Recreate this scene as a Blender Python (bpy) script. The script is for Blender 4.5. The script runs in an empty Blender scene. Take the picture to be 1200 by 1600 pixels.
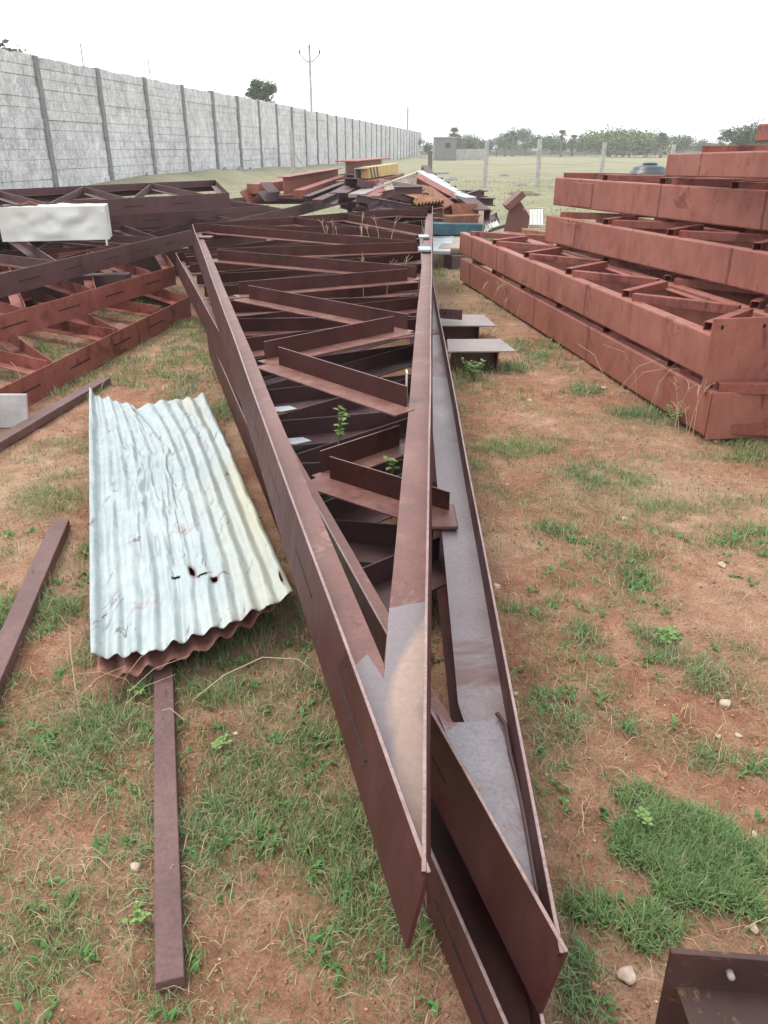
import bpy, bmesh, math, random
import numpy as np
from mathutils import Vector, Matrix
random.seed(7); RNG = np.random.default_rng(7)
sc = bpy.context.scene
C = sc.collection
R = math.radians

# ---------------------------------------------------------------- camera
EYE = 1.6; PITCH = R(25.2); FOC = 1209.0          # focal length in pixels of the 1200x1600 frame
cd = bpy.data.cameras.new('camera'); cam = bpy.data.objects.new('camera', cd); C.objects.link(cam)
cam.location = (0, 0, EYE); cam.rotation_euler = (math.pi/2 - PITCH, 0, 0)
cd.sensor_fit = 'VERTICAL'; cd.angle = 2*math.atan(800/FOC); cd.clip_start = 0.05; cd.clip_end = 3000
sc.camera = cam
# ---------------------------------------------------------------- sky and sun (overcast)
w = bpy.data.worlds.new('World'); sc.world = w; w.use_nodes = True
nt = w.node_tree; nt.nodes.clear()
sky = nt.nodes.new('ShaderNodeTexSky'); sky.sky_type = 'NISHITA'; sky.sun_disc = False
SUN_EL, SUN_AZ = R(62), R(-60)
sky.sun_elevation = SUN_EL; sky.sun_rotation = SUN_AZ; sky.air_density = 2.0; sky.dust_density = 6.0; sky.ozone_density = 1.0
mix = nt.nodes.new('ShaderNodeMixRGB'); mix.inputs[0].default_value = 0.86
mix.inputs[2].default_value = (9.4, 9.7, 10.2, 1)      # the even cloud cover
bg = nt.nodes.new('ShaderNodeBackground'); bg.inputs[1].default_value = 0.14
out = nt.nodes.new('ShaderNodeOutputWorld')
nt.links.new(sky.outputs[0], mix.inputs[1]); nt.links.new(mix.outputs[0], bg.inputs[0]); nt.links.new(bg.outputs[0], out.inputs[0])
sd = bpy.data.lights.new('sun', 'SUN'); sun = bpy.data.objects.new('sun', sd); C.objects.link(sun)
sd.energy = 1.3; sd.angle = R(22); sd.color = (1, .97, .92)
sun.rotation_euler = (math.pi/2 - SUN_EL, 0, math.pi - SUN_AZ)
sun.rotation_euler = Vector((-math.sin(SUN_AZ)*-1*math.cos(SUN_EL), -math.cos(SUN_AZ)*-1*math.cos(SUN_EL), math.sin(SUN_EL))).to_track_quat('Z', 'Y').to_euler()
sc.view_settings.view_transform = 'Standard'; sc.view_settings.look = 'None'
sc.view_settings.gamma = 1; sc.view_settings.exposure = 0.50
sc.cycles.max_bounces = 6; sc.cycles.diffuse_bounces = 3; sc.cycles.glossy_bounces = 2
sc.cycles.volume_bounces = 1; sc.cycles.use_denoising = True

# ---------------------------------------------------------------- helpers
def ray(px, py):
    u = (px-600)/FOC; v = (800-py)/FOC
    return Vector((u, math.cos(PITCH)+v*math.sin(PITCH), -math.sin(PITCH)+v*math.cos(PITCH)))
def P(px, py, z=0.0):                      # point at height z seen along a pixel
    r = ray(px, py); t = (z-EYE)/r.z; return Vector((r.x*t, r.y*t, z))
def PY(px, py, Y):                         # point at forward distance Y
    r = ray(px, py); t = Y/r.y; return Vector((r.x*t, Y, EYE+r.z*t))
def PP(px, py, pl):                        # point on the plane (point, normal)
    r = ray(px, py); o = Vector((0, 0, EYE)); t = (pl[0]-o).dot(pl[1])/r.dot(pl[1]); return o+r*t
def plane(a, b, c):
    n = (b-a).cross(c-a).normalized(); return (a, n)

def vnoise(x, y, seed=0):                  # smooth value noise on arrays, 0..1
    x = np.asarray(x, float); y = np.asarray(y, float)
    xi = np.floor(x).astype(np.int64); yi = np.floor(y).astype(np.int64); fx = x-xi; fy = y-yi
    def h(a, b):
        n = (a*374761393 + b*668265263 + seed*1442695041) & 0xffffffff
        n = ((n ^ (n >> 13))*1274126177) & 0xffffffff
        return ((n ^ (n >> 16)) & 0xffff)/65535.0
    fx = fx*fx*(3-2*fx); fy = fy*fy*(3-2*fy)
    return (h(xi, yi)*(1-fx)+h(xi+1, yi)*fx)*(1-fy) + (h(xi, yi+1)*(1-fx)+h(xi+1, yi+1)*fx)*fy
def fbm(x, y, seed=0, o=4):
    s = 0; a = .5; t = 0
    for i in range(o):
        s = s + a*vnoise(x*2**i, y*2**i, seed+i*17); t += a; a *= .55
    return s/t

class MB:
    def __init__(s): s.v = []; s.f = []
    def add(s, vs, fs):
        n = len(s.v); s.v += [Vector(v) for v in vs]; s.f += [tuple(i+n for i in f) for f in fs]
    def prism(s, prof, p0, p1, side, up, segs=1, jit=0.0, cut0=0.0, cut1=0.0, seed=0):
        """closed profile (u along side, v along up) swept p0->p1; cut0/cut1 shear the ends along the sweep by v"""
        d = (p1-p0); L = d.length; d = d.normalized(); n = len(prof); vs = []
        rr = random.Random(seed); ph = [rr.uniform(0, 6.28) for _ in range(4)]
        for k in range(segs+1):
            t = k/segs
            o = jit*(math.sin(t*L*1.9+ph[0])+.5*math.sin(t*L*4.3+ph[1])); oz = .6*jit*(math.sin(t*L*1.4+ph[2])+.5*math.sin(t*L*3.7+ph[3]))
            for (u, v) in prof:
                q = p0 + d*(L*t) + side*(u+o) + up*(v+oz)
                if k == 0: q = q - d*(cut0*v)
                if k == segs: q = q + d*(cut1*v)
                vs.append(q)
        fs = []
        for k in range(segs):
            for i in range(n):
                j = (i+1) % n; fs.append((k*n+i, k*n+j, (k+1)*n+j, (k+1)*n+i))
        fs.append(tuple(range(n))[::-1]); fs.append(tuple(segs*n+i for i in range(n)))
        s.add(vs, fs)
    def box(s, c, hx, hy, hz, ax=None):
        X, Y, Z = ax or (Vector((1, 0, 0)), Vector((0, 1, 0)), Vector((0, 0, 1)))
        c = Vector(c); vs = [c+X*(a*hx)+Y*(b*hy)+Z*(g*hz) for g in (-1, 1) for b in (-1, 1) for a in (-1, 1)]
        s.add(vs, [(0, 2, 3, 1), (4, 5, 7, 6), (0, 1, 5, 4), (2, 6, 7, 3), (0, 4, 6, 2), (1, 3, 7, 5)])
    def tube(s, pts, rad, n=6):
        pts = [Vector(p) for p in pts]; rad = rad if isinstance(rad, (list, tuple)) else [rad]*len(pts); vs = []
        for i, p in enumerate(pts):
            d = (pts[min(i+1, len(pts)-1)]-pts[max(i-1, 0)]).normalized()
            a = d.cross(Vector((0, 0, 1)) if abs(d.z) < .9 else Vector((1, 0, 0))).normalized(); b = d.cross(a)
            for k in range(n):
                t = 2*math.pi*k/n; vs.append(p+a*(math.cos(t)*rad[i])+b*(math.sin(t)*rad[i]))
        fs = [(i*n+k, i*n+(k+1) % n, (i+1)*n+(k+1) % n, (i+1)*n+k) for i in range(len(pts)-1) for k in range(n)]
        fs += [tuple(range(n))[::-1], tuple((len(pts)-1)*n+k for k in range(n))]
        s.add(vs, fs)
    def slab(s, poly, th):                 # polygon thickened downward
        n = len(poly); nv = (poly[1]-poly[0]).cross(poly[2]-poly[0]).normalized()
        if nv.z < 0: nv = -nv
        s.add(list(poly)+[p-nv*th for p in poly], [tuple(range(n)), tuple(range(n, 2*n))[::-1]]+[(i, i+n, (i+1) % n+n, (i+1) % n) for i in range(n)])
    def build(s, name, mat, parent=None, bevel=0, smooth=False):
        me = bpy.data.meshes.new(name); o = Vector((0, 0, 0)); q = parent
        while q is not None: o += q.location; q = q.parent
        me.from_pydata([tuple(v-o) for v in s.v], [], s.f)
        bm = bmesh.new(); bm.from_mesh(me); bmesh.ops.recalc_face_normals(bm, faces=bm.faces); bm.to_mesh(me); bm.free()
        me.materials.append(mat)
        if smooth:
            for p in me.polygons: p.use_smooth = True
        ob = bpy.data.objects.new(name, me); C.objects.link(ob)
        if parent: ob.parent = parent
        if bevel:
            m = ob.modifiers.new('bevel', 'BEVEL'); m.width = bevel; m.segments = 1; m.limit_method = 'ANGLE'
        return ob
def tag(o, label, cat, group=None, kind=None):
    if label: o['label'] = label
    if cat: o['category'] = cat
    if group: o['group'] = group
    if kind: o['kind'] = kind
    return o
def empty(name, loc, label=None, cat=None, group=None):
    o = bpy.data.objects.new(name, None); C.objects.link(o); o.location = loc; o.empty_display_size = .1
    return tag(o, label, cat, group)
def single(mb, name, mat, label, cat, group=None, bevel=0, smooth=False, loc=None):
    """a thing that is one mesh; origin at the given base point"""
    c = loc or Vector((sum(v.x for v in mb.v)/len(mb.v), sum(v.y for v in mb.v)/len(mb.v), min(v.z for v in mb.v)))
    for i in range(len(mb.v)): mb.v[i] = mb.v[i]-c
    o = mb.build(name, mat, None, bevel, smooth); o.location = c
    return tag(o, label, cat, group)
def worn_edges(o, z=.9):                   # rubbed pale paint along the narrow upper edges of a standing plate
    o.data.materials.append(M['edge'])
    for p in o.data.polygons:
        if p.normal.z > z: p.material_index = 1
def np_mesh(name, verts, faces_flat, loop_tot, mat, cols=None):
    me = bpy.data.meshes.new(name); nv = len(verts); nf = len(loop_tot)
    me.vertices.add(nv); me.vertices.foreach_set('co', verts.astype(np.float32).ravel())
    me.loops.add(len(faces_flat)); me.loops.foreach_set('vertex_index', faces_flat.astype(np.int32))
    me.polygons.add(nf); st = np.concatenate([[0], np.cumsum(loop_tot)[:-1]])
    me.polygons.foreach_set('loop_start', st.astype(np.int32)); me.polygons.foreach_set('loop_total', loop_tot.astype(np.int32))
    me.update(calc_edges=True)
    if cols is not None:
        at = me.attributes.new('tint', 'FLOAT_COLOR', 'POINT'); at.data.foreach_set('color', cols.astype(np.float32).ravel())
    me.materials.append(mat); o = bpy.data.objects.new(name, me); C.objects.link(o); return o

# profiles (u across, v up); closed polygons
def prL(w, h, t): return [(0, 0), (w, 0), (w, t), (t, t), (t, h), (0, h)]
def prI(w, h, t):
    a = w/2; return [(-a, 0), (a, 0), (a, t), (t/2, t), (t/2, h-t), (a, h-t), (a, h), (-a, h), (-a, h-t), (-t/2, h-t), (-t/2, t), (-a, t)]
def prC(w, h, t): return [(0, 0), (w, 0), (w, t), (t, t), (t, h-t), (w, h-t), (w, h), (0, h)]       # web at u=0, open toward +u
def prU(w, h, t): return [(-w/2, 0), (-w/2+t, 0), (-w/2+t, h-t), (w/2-t, h-t), (w/2-t, 0), (w/2, 0), (w/2, h), (-w/2, h)]  # open downward
def prB(w, h): return [(-w/2, 0), (w/2, 0), (w/2, h), (-w/2, h)]

ORD = 'first second third fourth fifth sixth seventh eighth ninth tenth eleventh twelfth thirteenth fourteenth'.split()
# ---------------------------------------------------------------- materials
def newmat(name):
    m = bpy.data.materials.new(name); m.use_nodes = True; n = m.node_tree.nodes; b = n['Principled BSDF']; return m, m.node_tree, b
def noise(t, scale, detail=5, rough=.6, vec=None, coord='Object', stretch=None, dist=0):
    n = t.nodes.new('ShaderNodeTexNoise'); n.inputs['Scale'].default_value = scale; n.inputs['Detail'].default_value = detail
    n.inputs['Roughness'].default_value = rough; n.inputs['Distortion'].default_value = dist
    tc = t.nodes.new('ShaderNodeTexCoord'); src = tc.outputs[coord]
    if coord == 'World': pass
    if stretch:
        mp = t.nodes.new('ShaderNodeMapping'); mp.inputs['Scale'].default_value = stretch; t.links.new(src, mp.inputs[0]); src = mp.outputs[0]
    t.links.new(src, n.inputs['Vector']); return n.outputs['Fac']
def ramp(t, fac, stops):
    r = t.nodes.new('ShaderNodeValToRGB'); e = r.color_ramp.elements
    e[0].position, e[0].color = stops[0][0], (*stops[0][1], 1); e[1].position, e[1].color = stops[-1][0], (*stops[-1][1], 1)
    for p, c in stops[1:-1]: q = e.new(p); q.color = (*c, 1)
    t.links.new(fac, r.inputs[0]); return r.outputs[0]
def mixc(t, f, a, b, mode='MIX'):
    m = t.nodes.new('ShaderNodeMixRGB'); m.blend_type = mode
    for i, x in ((0, f), (1, a), (2, b)):
        if isinstance(x, (int, float)): m.inputs[i].default_value = x
        elif isinstance(x, tuple): m.inputs[i].default_value = (*x, 1)
        else: t.links.new(x, m.inputs[i])
    return m.outputs[0]
def bump(t, b, h, strength=.3, dist=.01):
    n = t.nodes.new('ShaderNodeBump'); n.inputs['Strength'].default_value = strength; n.inputs['Distance'].default_value = dist
    t.links.new(h, n.inputs['Height']); t.links.new(n.outputs[0], b.inputs['Normal'])
def g(*v): return tuple(v)
def steel(name, dark, mid, light, rough=.5, sc_=2.2, fine=60, streak=True, patch=None, metallic=0.0, spec=.5, bs=.25):
    m, t, b = newmat(name)
    n1 = noise(t, sc_, 6, .62, dist=.4); n2 = noise(t, fine, 4, .7); n3 = noise(t, sc_*6, 6, .7, stretch=(1, 1, .35))
    c = ramp(t, n1, [(.30, dark), (.5, mid), (.72, light)])
    c2 = ramp(t, n3, [(.30, tuple(x*.62 for x in dark)), (.48, mid), (.75, light)])
    c = mixc(t, .45, c, c2)
    f = ramp(t, n2, [(.32, (.72, .72, .72)), (.5, (1, 1, 1)), (.72, (1.22, 1.2, 1.2))])
    c = mixc(t, .8, c, f, 'MULTIPLY')
    if patch:
        n4 = noise(t, patch[1], 5, .65, dist=1.0); k = ramp(t, n4, [(patch[2], (0, 0, 0)), (patch[2]+.06, (1, 1, 1))]); c = mixc(t, k, c, patch[0])
    n6 = noise(t, sc_*9, 5, .8, dist=2.2); c = mixc(t, ramp(t, n6, [(.66, (0, 0, 0)), (.72, (.55, .55, .55))]), c, tuple(min(1, x*1.9+.03) for x in mid))      # chalky scuffs
    n7 = noise(t, sc_*3.1, 6, .8, dist=.8, stretch=(1, 1, .5)); c = mixc(t, ramp(t, n7, [(.60, (0, 0, 0)), (.68, (.7, .7, .7))]), c, tuple(x*.5 for x in dark))    # dark grime
    t.links.new(c, b.inputs['Base Color'])
    r = ramp(t, n3, [(.3, (rough-.12,)*3), (.7, (min(1, rough+.18),)*3)]); t.links.new(r, b.inputs['Roughness'])
    b.inputs['Metallic'].default_value = metallic; b.inputs['Specular IOR Level'].default_value = spec
    bump(t, b, n2, bs, .002); return m
def plain(name, col, rough=.7, var=.25, sc_=6, metallic=0, bs=.15):
    m, t, b = newmat(name)
    n = noise(t, sc_, 6, .65); c = ramp(t, n, [(.3, tuple(x*(1-var) for x in col)), (.7, tuple(min(1, x*(1+var)) for x in col))])
    t.links.new(c, b.inputs['Base Color']); b.inputs['Roughness'].default_value = rough; b.inputs['Metallic'].default_value = metallic
    bump(t, b, n, bs, .01); return m

M = {}
M['primer'] = steel('maroon_primer', (.034, .010, .009), (.063, .019, .017), (.105, .039, .033), .52, 1.6, 90, spec=.3)  # standing plates: near-side shading put into this dark colour
M['primer_web'] = steel('sky_sheen_primer', (.115, .044, .036), (.185, .082, .066), (.285, .155, .125), .46, 2.5, 120, spec=.4, patch=((.26, .15, .12), 5, .60))  # paler copy for lying plates, sky sheen put into the colour
M['oxide'] = steel('red_oxide', (.195, .063, .046), (.29, .104, .075), (.385, .165, .125), .55, 1.7, 110, spec=.4, patch=((.18, .056, .040), 3.6, .60))
M['oxide_rough'] = steel('rusty_red_oxide', (.13, .036, .027), (.245, .075, .054), (.33, .125, .098), .6, 3.0, 70, spec=.35, patch=((.13, .032, .024), 2.2, .55))
M['dark'] = steel('dark_primer', (.05, .024, .026), (.080, .038, .040), (.12, .06, .058), .48, 2, 70)
M['violet'] = steel('purple_brown_primer', (.058, .024, .025), (.088, .039, .040), (.130, .065, .063), .52, 1.2, 90, spec=.35)
M['rust'] = steel('flaking_rust', (.10, .035, .02), (.20, .075, .045), (.34, .16, .10), .75, 7, 60, spec=.3, bs=.5)
M['mill'] = steel('grey_mill_steel', (.15, .095, .092), (.23, .175, .178), (.34, .31, .325), .36, .8, 90, spec=.6, patch=((.16, .075, .065), 1.1, .52))
M['shadesheet'] = steel('stack_shade_sheet', (.022, .012, .011), (.040, .020, .018), (.065, .034, .030), .6, 3, 60)  # near-black colour standing for the shade beneath the middle stack
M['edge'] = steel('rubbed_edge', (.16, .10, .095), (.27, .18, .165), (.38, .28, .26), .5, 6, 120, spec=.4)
M['hole'] = plain('bolt_hole_dark', (.015, .01, .01), .9)
M['weld'] = steel('weld_line', (.012, .006, .006), (.02, .009, .009), (.035, .017, .016), .7, 9, 90)
M['scratch'] = steel('bare_scratch', (.25, .2, .19), (.35, .28, .27), (.45, .38, .36), .4, 9, 90)
M['white_metal'] = plain('dented_white_metal', (.66, .67, .62), .42, .06, 1.5, .15, bs=.02)
M['concrete'] = plain('old_concrete', (.40, .38, .36), .9, .3, 4)
M['yellow'] = plain('yellow_paint', (.50, .34, .13), .5, .2, 5)
M['black'] = plain('black_paint', (.05, .04, .035), .6, .3, 8)
M['teal'] = plain('teal_paint', (.030, .095, .115), .5, .45, 5)
M['tan'] = plain('dusty_tan_sheet', (.48, .40, .32), .7, .3, 5)
M['orange'] = plain('orange_rust_sheet', (.27, .125, .06), .75, .6, 9)
M['pale'] = plain('pale_galvanised', (.42, .45, .47), .45, .3, 5, .3)
M['wood'] = plain('weathered_plank', (.34, .27, .21), .85, .3, 8)
M['tank'] = plain('black_plastic', (.035, .045, .055), .35, .2, 3)
M['bark'] = plain('bark', (.16, .12, .09), .9, .3, 8)
M['straw'] = None

# wall concrete: rough, blotchy, whitish streaks
m, t, b = newmat('precast_wall_concrete'); M['wall'] = m
n1 = noise(t, 2.2, 8, .72, stretch=(1, 1, .55)); n2 = noise(t, 3.4, 8, .82, stretch=(1, 1, .5), dist=1.1); n3 = noise(t, .35, 3, .5)
c = ramp(t, n2, [(.36, (.17, .165, .17)), (.44, (.44, .44, .445)), (.54, (.66, .66, .66)), (.68, (.88, .88, .87))])
c = mixc(t, .5, c, ramp(t, n1, [(.36, (.33, .32, .33)), (.48, (.58, .58, .575)), (.62, (.78, .78, .77))]))
c = mixc(t, .55, c, ramp(t, n3, [(.3, (.70, .68, .69)), (.65, (1.08, 1.09, 1.08))]), 'MULTIPLY')
vo = t.nodes.new('ShaderNodeTexVoronoi'); vo.inputs['Scale'].default_value = 1; tcw = t.nodes.new('ShaderNodeTexCoord'); mpw = t.nodes.new('ShaderNodeMapping'); mpw.inputs['Scale'].default_value = (3.2, 3.2, 3.2); mpw.inputs['Rotation'].default_value = (.2, 0, 0); t.links.new(tcw.outputs['Object'], mpw.inputs[0]); t.links.new(mpw.outputs[0], vo.inputs['Vector'])
c = mixc(t, .45, c, ramp(t, vo.outputs['Color'], [(.1, (.72, .72, .74)), (.9, (1.2, 1.2, 1.19))]), 'MULTIPLY')
n8 = noise(t, 16, 4, .8, stretch=(1, 1, .6), dist=1.5); c = mixc(t, ramp(t, n8, [(.55, (0, 0, 0)), (.62, (.75, .75, .75))]), c, (.14, .13, .14)); n9 = noise(t, 10, 4, .8, stretch=(1, 1, .45), dist=1.5); c = mixc(t, ramp(t, n9, [(.54, (0, 0, 0)), (.61, (.75, .75, .75))]), c, (.85, .85, .84))
t.links.new(c, b.inputs['Base Color']); b.inputs['Roughness'].default_value = .95; b.inputs['Specular IOR Level'].default_value = .15
bump(t, b, n2, .8, .05)
M['pillar'] = plain('pillar_concrete', (.205, .20, .20), .95, .3, 6, bs=.4)

# grass blades / leaves: colour from the per-blade tint
def tintmat(name, rough=.6, trans=.0):
    m, t, b = newmat(name); a = t.nodes.new('ShaderNodeAttribute'); a.attribute_name = 'tint'
    t.links.new(a.outputs['Color'], b.inputs['Base Color']); b.inputs['Roughness'].default_value = rough; b.inputs['Specular IOR Level'].default_value = .3
    if trans:
        tr = t.nodes.new('ShaderNodeBsdfTranslucent'); t.links.new(a.outputs['Color'], tr.inputs[0]); ms = t.nodes.new('ShaderNodeMixShader'); ms.inputs[0].default_value = trans
        o = t.nodes['Material Output']; t.links.new(b.outputs[0], ms.inputs[1]); t.links.new(tr.outputs[0], ms.inputs[2]); t.links.new(ms.outputs[0], o.inputs[0])
    return m
M['blade'] = tintmat('grass_blade', .55, .25)
def leafmat(name, a, b_):
    m, t, b = newmat(name); n = noise(t, .9, 3, .6); c = ramp(t, n, [(.35, a), (.65, b_)]); t.links.new(c, b.inputs['Base Color']); b.inputs['Roughness'].default_value = .65
    return m
M['leaf_d'] = leafmat('tree_leaf_dark', (.06, .095, .05), (.10, .145, .07))
M['leaf_l'] = leafmat('tree_leaf_light', (.10, .135, .045), (.15, .18, .06))
M['leaf_w'] = leafmat('weed_leaf', (.11, .20, .05), (.24, .34, .10))
M['palm'] = leafmat('palm_leaf', (.06, .085, .05), (.09, .12, .06))

# ---------------------------------------------------------------- vegetation density on the ground
# (px, py, rx, ry, strength) of the grass patches of the place, turned to ground metres once
PATCH = [(1040, 1320, 100, 85, 1.5), (1110, 1400, 90, 65, 1.3), (985, 1270, 50, 40, 1.0), (1160, 1350, 70, 60, .9), (1060, 1480, 60, 30, .9),
 (500, 1180, 120, 60, .7), (430, 1290, 150, 70, .75), (560, 1330, 70, 80, .9), (520, 1430, 120, 70, .8), (350, 1260, 60, 60, .8), (330, 1500, 110, 60, .45),
 (420, 1080, 150, 30, .7), (150, 1270, 100, 90, .25), (60, 1350, 80, 80, .3), (140, 1450, 120, 70, .3), (580, 1480, 60, 60, .7), (210, 1120, 120, 50, .35),
 (100, 940, 50, 60, .9), (50, 940, 70, 40, 1.0), (140, 860, 30, 90, .6), (100, 770, 60, 40, .6), (90, 700, 60, 25, .5),
 (240, 560, 90, 22, .8), (200, 590, 90, 16, .8), (110, 605, 90, 20, .7), (300, 520, 60, 26, .8), (310, 590, 40, 36, .9), (345, 655, 26, 30, 1.0), (230, 540, 60, 20, .6), (240, 475, 70, 20, 1.0), (60, 560, 60, 30, .6),
 (25, 560, 40, 30, .7), (275, 650, 60, 18, .5),
 (720, 740, 40, 60, .6), (800, 700, 90, 16, .9), (760, 790, 50, 36, .7), (780, 830, 60, 50, .4), (940, 750, 80, 24, .9), (865, 838, 30, 16, 1.0), (1020, 810, 90, 26, .8), (1140, 830, 60, 20, .8), (1130, 790, 70, 16, .5),
 (990, 880, 70, 26, .7), (1000, 910, 34, 16, 1.2), (830, 940, 60, 40, .45), (920, 1030, 26, 34, .8), (950, 1060, 50, 16, .7), (1040, 1000, 44, 26, .9), (1080, 1040, 60, 30, .6), (1020, 1070, 40, 20, .9), (1140, 1060, 50, 30, .6),
 (1180, 840, 40, 50, .7), (870, 1100, 50, 60, .5), (850, 1200, 40, 90, .5), (930, 1450, 60, 30, .8), (900, 1560, 40, 50, .9), (880, 1330, 40, 60, .4), (1150, 1190, 90, 26, .7), (1030, 1160, 60, 30, .4), (980, 1130, 40, 20, .5),
 (1180, 705, 50, 20, 1.1), (1000, 640, 40, 14, 1.0), (900, 610, 40, 10, .9), (860, 560, 40, 16, .9), (830, 540, 60, 14, .7), (900, 683, 24, 8, .8), (790, 480, 40, 20, .4), (700, 430, 30, 25, .8), (745, 440, 40, 14, .4),
 (740, 590, 40, 30, .8), (790, 575, 40, 14, .8), (690, 620, 20, 50, .6), (880, 880, 60, 30, .25), (960, 960, 60, 30, .25), (730, 500, 60, 14, .3)]
PW = []
for (px, py, rx, ry, s) in PATCH:
    c0 = P(px, py); a = (P(px+rx, py)-c0).length; bb = abs(P(px, py-ry).y-P(px, py+ry).y)/2; PW.append((c0.x, c0.y, max(a, .05), max(bb, .05), s))
def veg(x, y):
    x = np.asarray(x, float); y = np.asarray(y, float)
    wx = x + .14*(fbm(x*2.6, y*2.6, 3)-.5)*2; wy = y + .18*(fbm(x*2.6, y*2.6, 8)-.5)*2
    d = np.zeros_like(x)
    for (cx, cy, a, b_, s) in PW:
        q = ((wx-cx)/a)**2+((wy-cy)/b_)**2; d = np.maximum(d, s*np.clip(1.5-q, 0, 1))
    brk = np.clip(fbm(x*7.5, y*7.5, 12, 3)*3.2-.85, .05, 1.25); d = d*np.where(d > 1.15, 1, brk)
    base = .22*np.clip((fbm(x*3.1, y*3.1, 21)-.44)*5, 0, 1)
    rgt = np.clip((x-.3)*2, 0, 1)*np.clip((y-1.8), 0, 1)*np.clip((9-y)/2, 0, 1); base = base+.30*rgt*np.clip((fbm(x*2.3, y*2.3, 52)-.42)*4, 0, 1)
    left = np.clip((-x+.25), 0, 1)*np.clip((3.4-y), 0, 1); base = base+.66*left*np.clip((fbm(x*3.4, y*3.4, 5)-.34)*4, 0, 1)
    far = np.clip((y-9)/8, 0, 1)*.5*np.clip((fbm(x*.6, y*.6, 31)-.3)*3, 0, 1)
    return np.clip(np.maximum(np.maximum(d, base), far), 0, 1.6)

# ---------------------------------------------------------------- ground: one sheet to the horizon
def axis(lo, hi, step, far, grow=1.16):
    a = list(np.arange(lo, hi+1e-6, step)); s = step
    while a[-1] < far: s *= grow; a.append(a[-1]+s)
    s = step
    while a[0] > -far: s *= grow; a.insert(0, a[0]-s)
    return np.array(a)
gx = axis(-3.2, 3.2, .028, 1500); gy = axis(.3, 8.5, .028, 1500)
gy = gy[gy > -60]
X, Y = np.meshgrid(gx, gy)
near = np.clip(1-(np.hypot(X, Y-4)-9)/25, 0, 1)
def ground_z(X, Y):
    near = np.clip(1-(np.hypot(X, Y-4)-9)/25, 0, 1)
    return near*(.030*(fbm(X*1.1, Y*1.1, 40, 3)-.5)+.022*(fbm(X*7, Y*7, 41, 4)-.5)+.010*(vnoise(X*26, Y*26, 44)-.5)) - .004 \
        + (1-near)*.35*(fbm(X*.05, Y*.05, 50, 3)-.5)*np.clip(Y/40, 0, 1)
Z = ground_z(X, Y)
# earth bank along the foot of the wall
VPD = R(7.7); WD = 15.4
wd = Vector((math.sin(VPD), math.cos(VPD), 0)); wn = Vector((-math.cos(VPD), math.sin(VPD), 0))
off = X*wn.x+Y*wn.y
Z = Z + .55*np.exp(-((off-WD+.8)/1.6)**2)*(Y > 20)*np.clip(fbm(X*.25, Y*.25, 60, 3)*2-.5, 0, 1)
V = np.stack([X, Y, Z], -1).reshape(-1, 3); ny, nx = X.shape
idx = np.arange(ny*nx).reshape(ny, nx); F = np.stack([idx[:-1, :-1], idx[:-1, 1:], idx[1:, 1:], idx[1:, :-1]], -1).reshape(-1, 4)
vg = veg(V[:, 0], V[:, 1]); cols = np.stack([vg, vg, vg, np.ones_like(vg)], -1)
m, t, b = newmat('red_soil_ground')
at = t.nodes.new('ShaderNodeAttribute'); at.attribute_name = 'tint'
n1 = noise(t, .9, 6, .62, dist=.5); n2 = noise(t, 9, 8, .7); n3 = noise(t, 120, 4, .75); n4 = noise(t, .18, 5, .6)
soil = ramp(t, n1, [(.32, (.25, .105, .062)), (.44, (.37, .185, .115)), (.54, (.47, .285, .19)), (.66, (.58, .42, .29))])
soil = mixc(t, .5, soil, ramp(t, n2, [(.33, (.16, .068, .040)), (.48, (.34, .165, .10)), (.66, (.54, .35, .225))]))
soil = mixc(t, .75, soil, ramp(t, n3, [(.3, (.5, .46, .44)), (.5, (1, 1, 1)), (.72, (1.5, 1.5, 1.45))]), 'MULTIPLY')
green = ramp(t, n2, [(.3, (.075, .085, .035)), (.5, (.15, .14, .065)), (.7, (.27, .22, .13))])
k = ramp(t, at.outputs['Color'], [(.05, (0, 0, 0)), (.9, (.7, .7, .7))])
c = mixc(t, k, soil, green)
field = ramp(t, n4, [(.3, (.18, .18, .105)), (.5, (.25, .24, .15)), (.7, (.32, .29, .20))])
field = mixc(t, .5, field, ramp(t, n1, [(.3, (.16, .165, .09)), (.5, (.25, .24, .15)), (.7, (.34, .30, .215))]))
tc = t.nodes.new('ShaderNodeTexCoord'); sx = t.nodes.new('ShaderNodeSeparateXYZ'); t.links.new(tc.outputs['Object'], sx.inputs[0])
md = t.nodes.new('ShaderNodeMath'); md.operation = 'MULTIPLY_ADD'; t.links.new(n4, md.inputs[0]); md.inputs[1].default_value = 14; t.links.new(sx.outputs['Y'], md.inputs[2])
mr = t.nodes.new('ShaderNodeMapRange'); mr.inputs[1].default_value = 15; mr.inputs[2].default_value = 24; t.links.new(md.outputs[0], mr.inputs[0])
c = mixc(t, mr.outputs[0], c, field)
t.links.new(c, b.inputs['Base Color']); b.inputs['Roughness'].default_value = .95; b.inputs['Specular IOR Level'].default_value = .15
bump(t, b, n3, 1.0, .014)
gr = np_mesh('ground', V, F.ravel(), np.full(len(F), 4), m, cols); gr['kind'] = 'structure'
for p_ in (gr.data,): p_.polygons.foreach_set('use_smooth', np.ones(len(F), bool))

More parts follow.
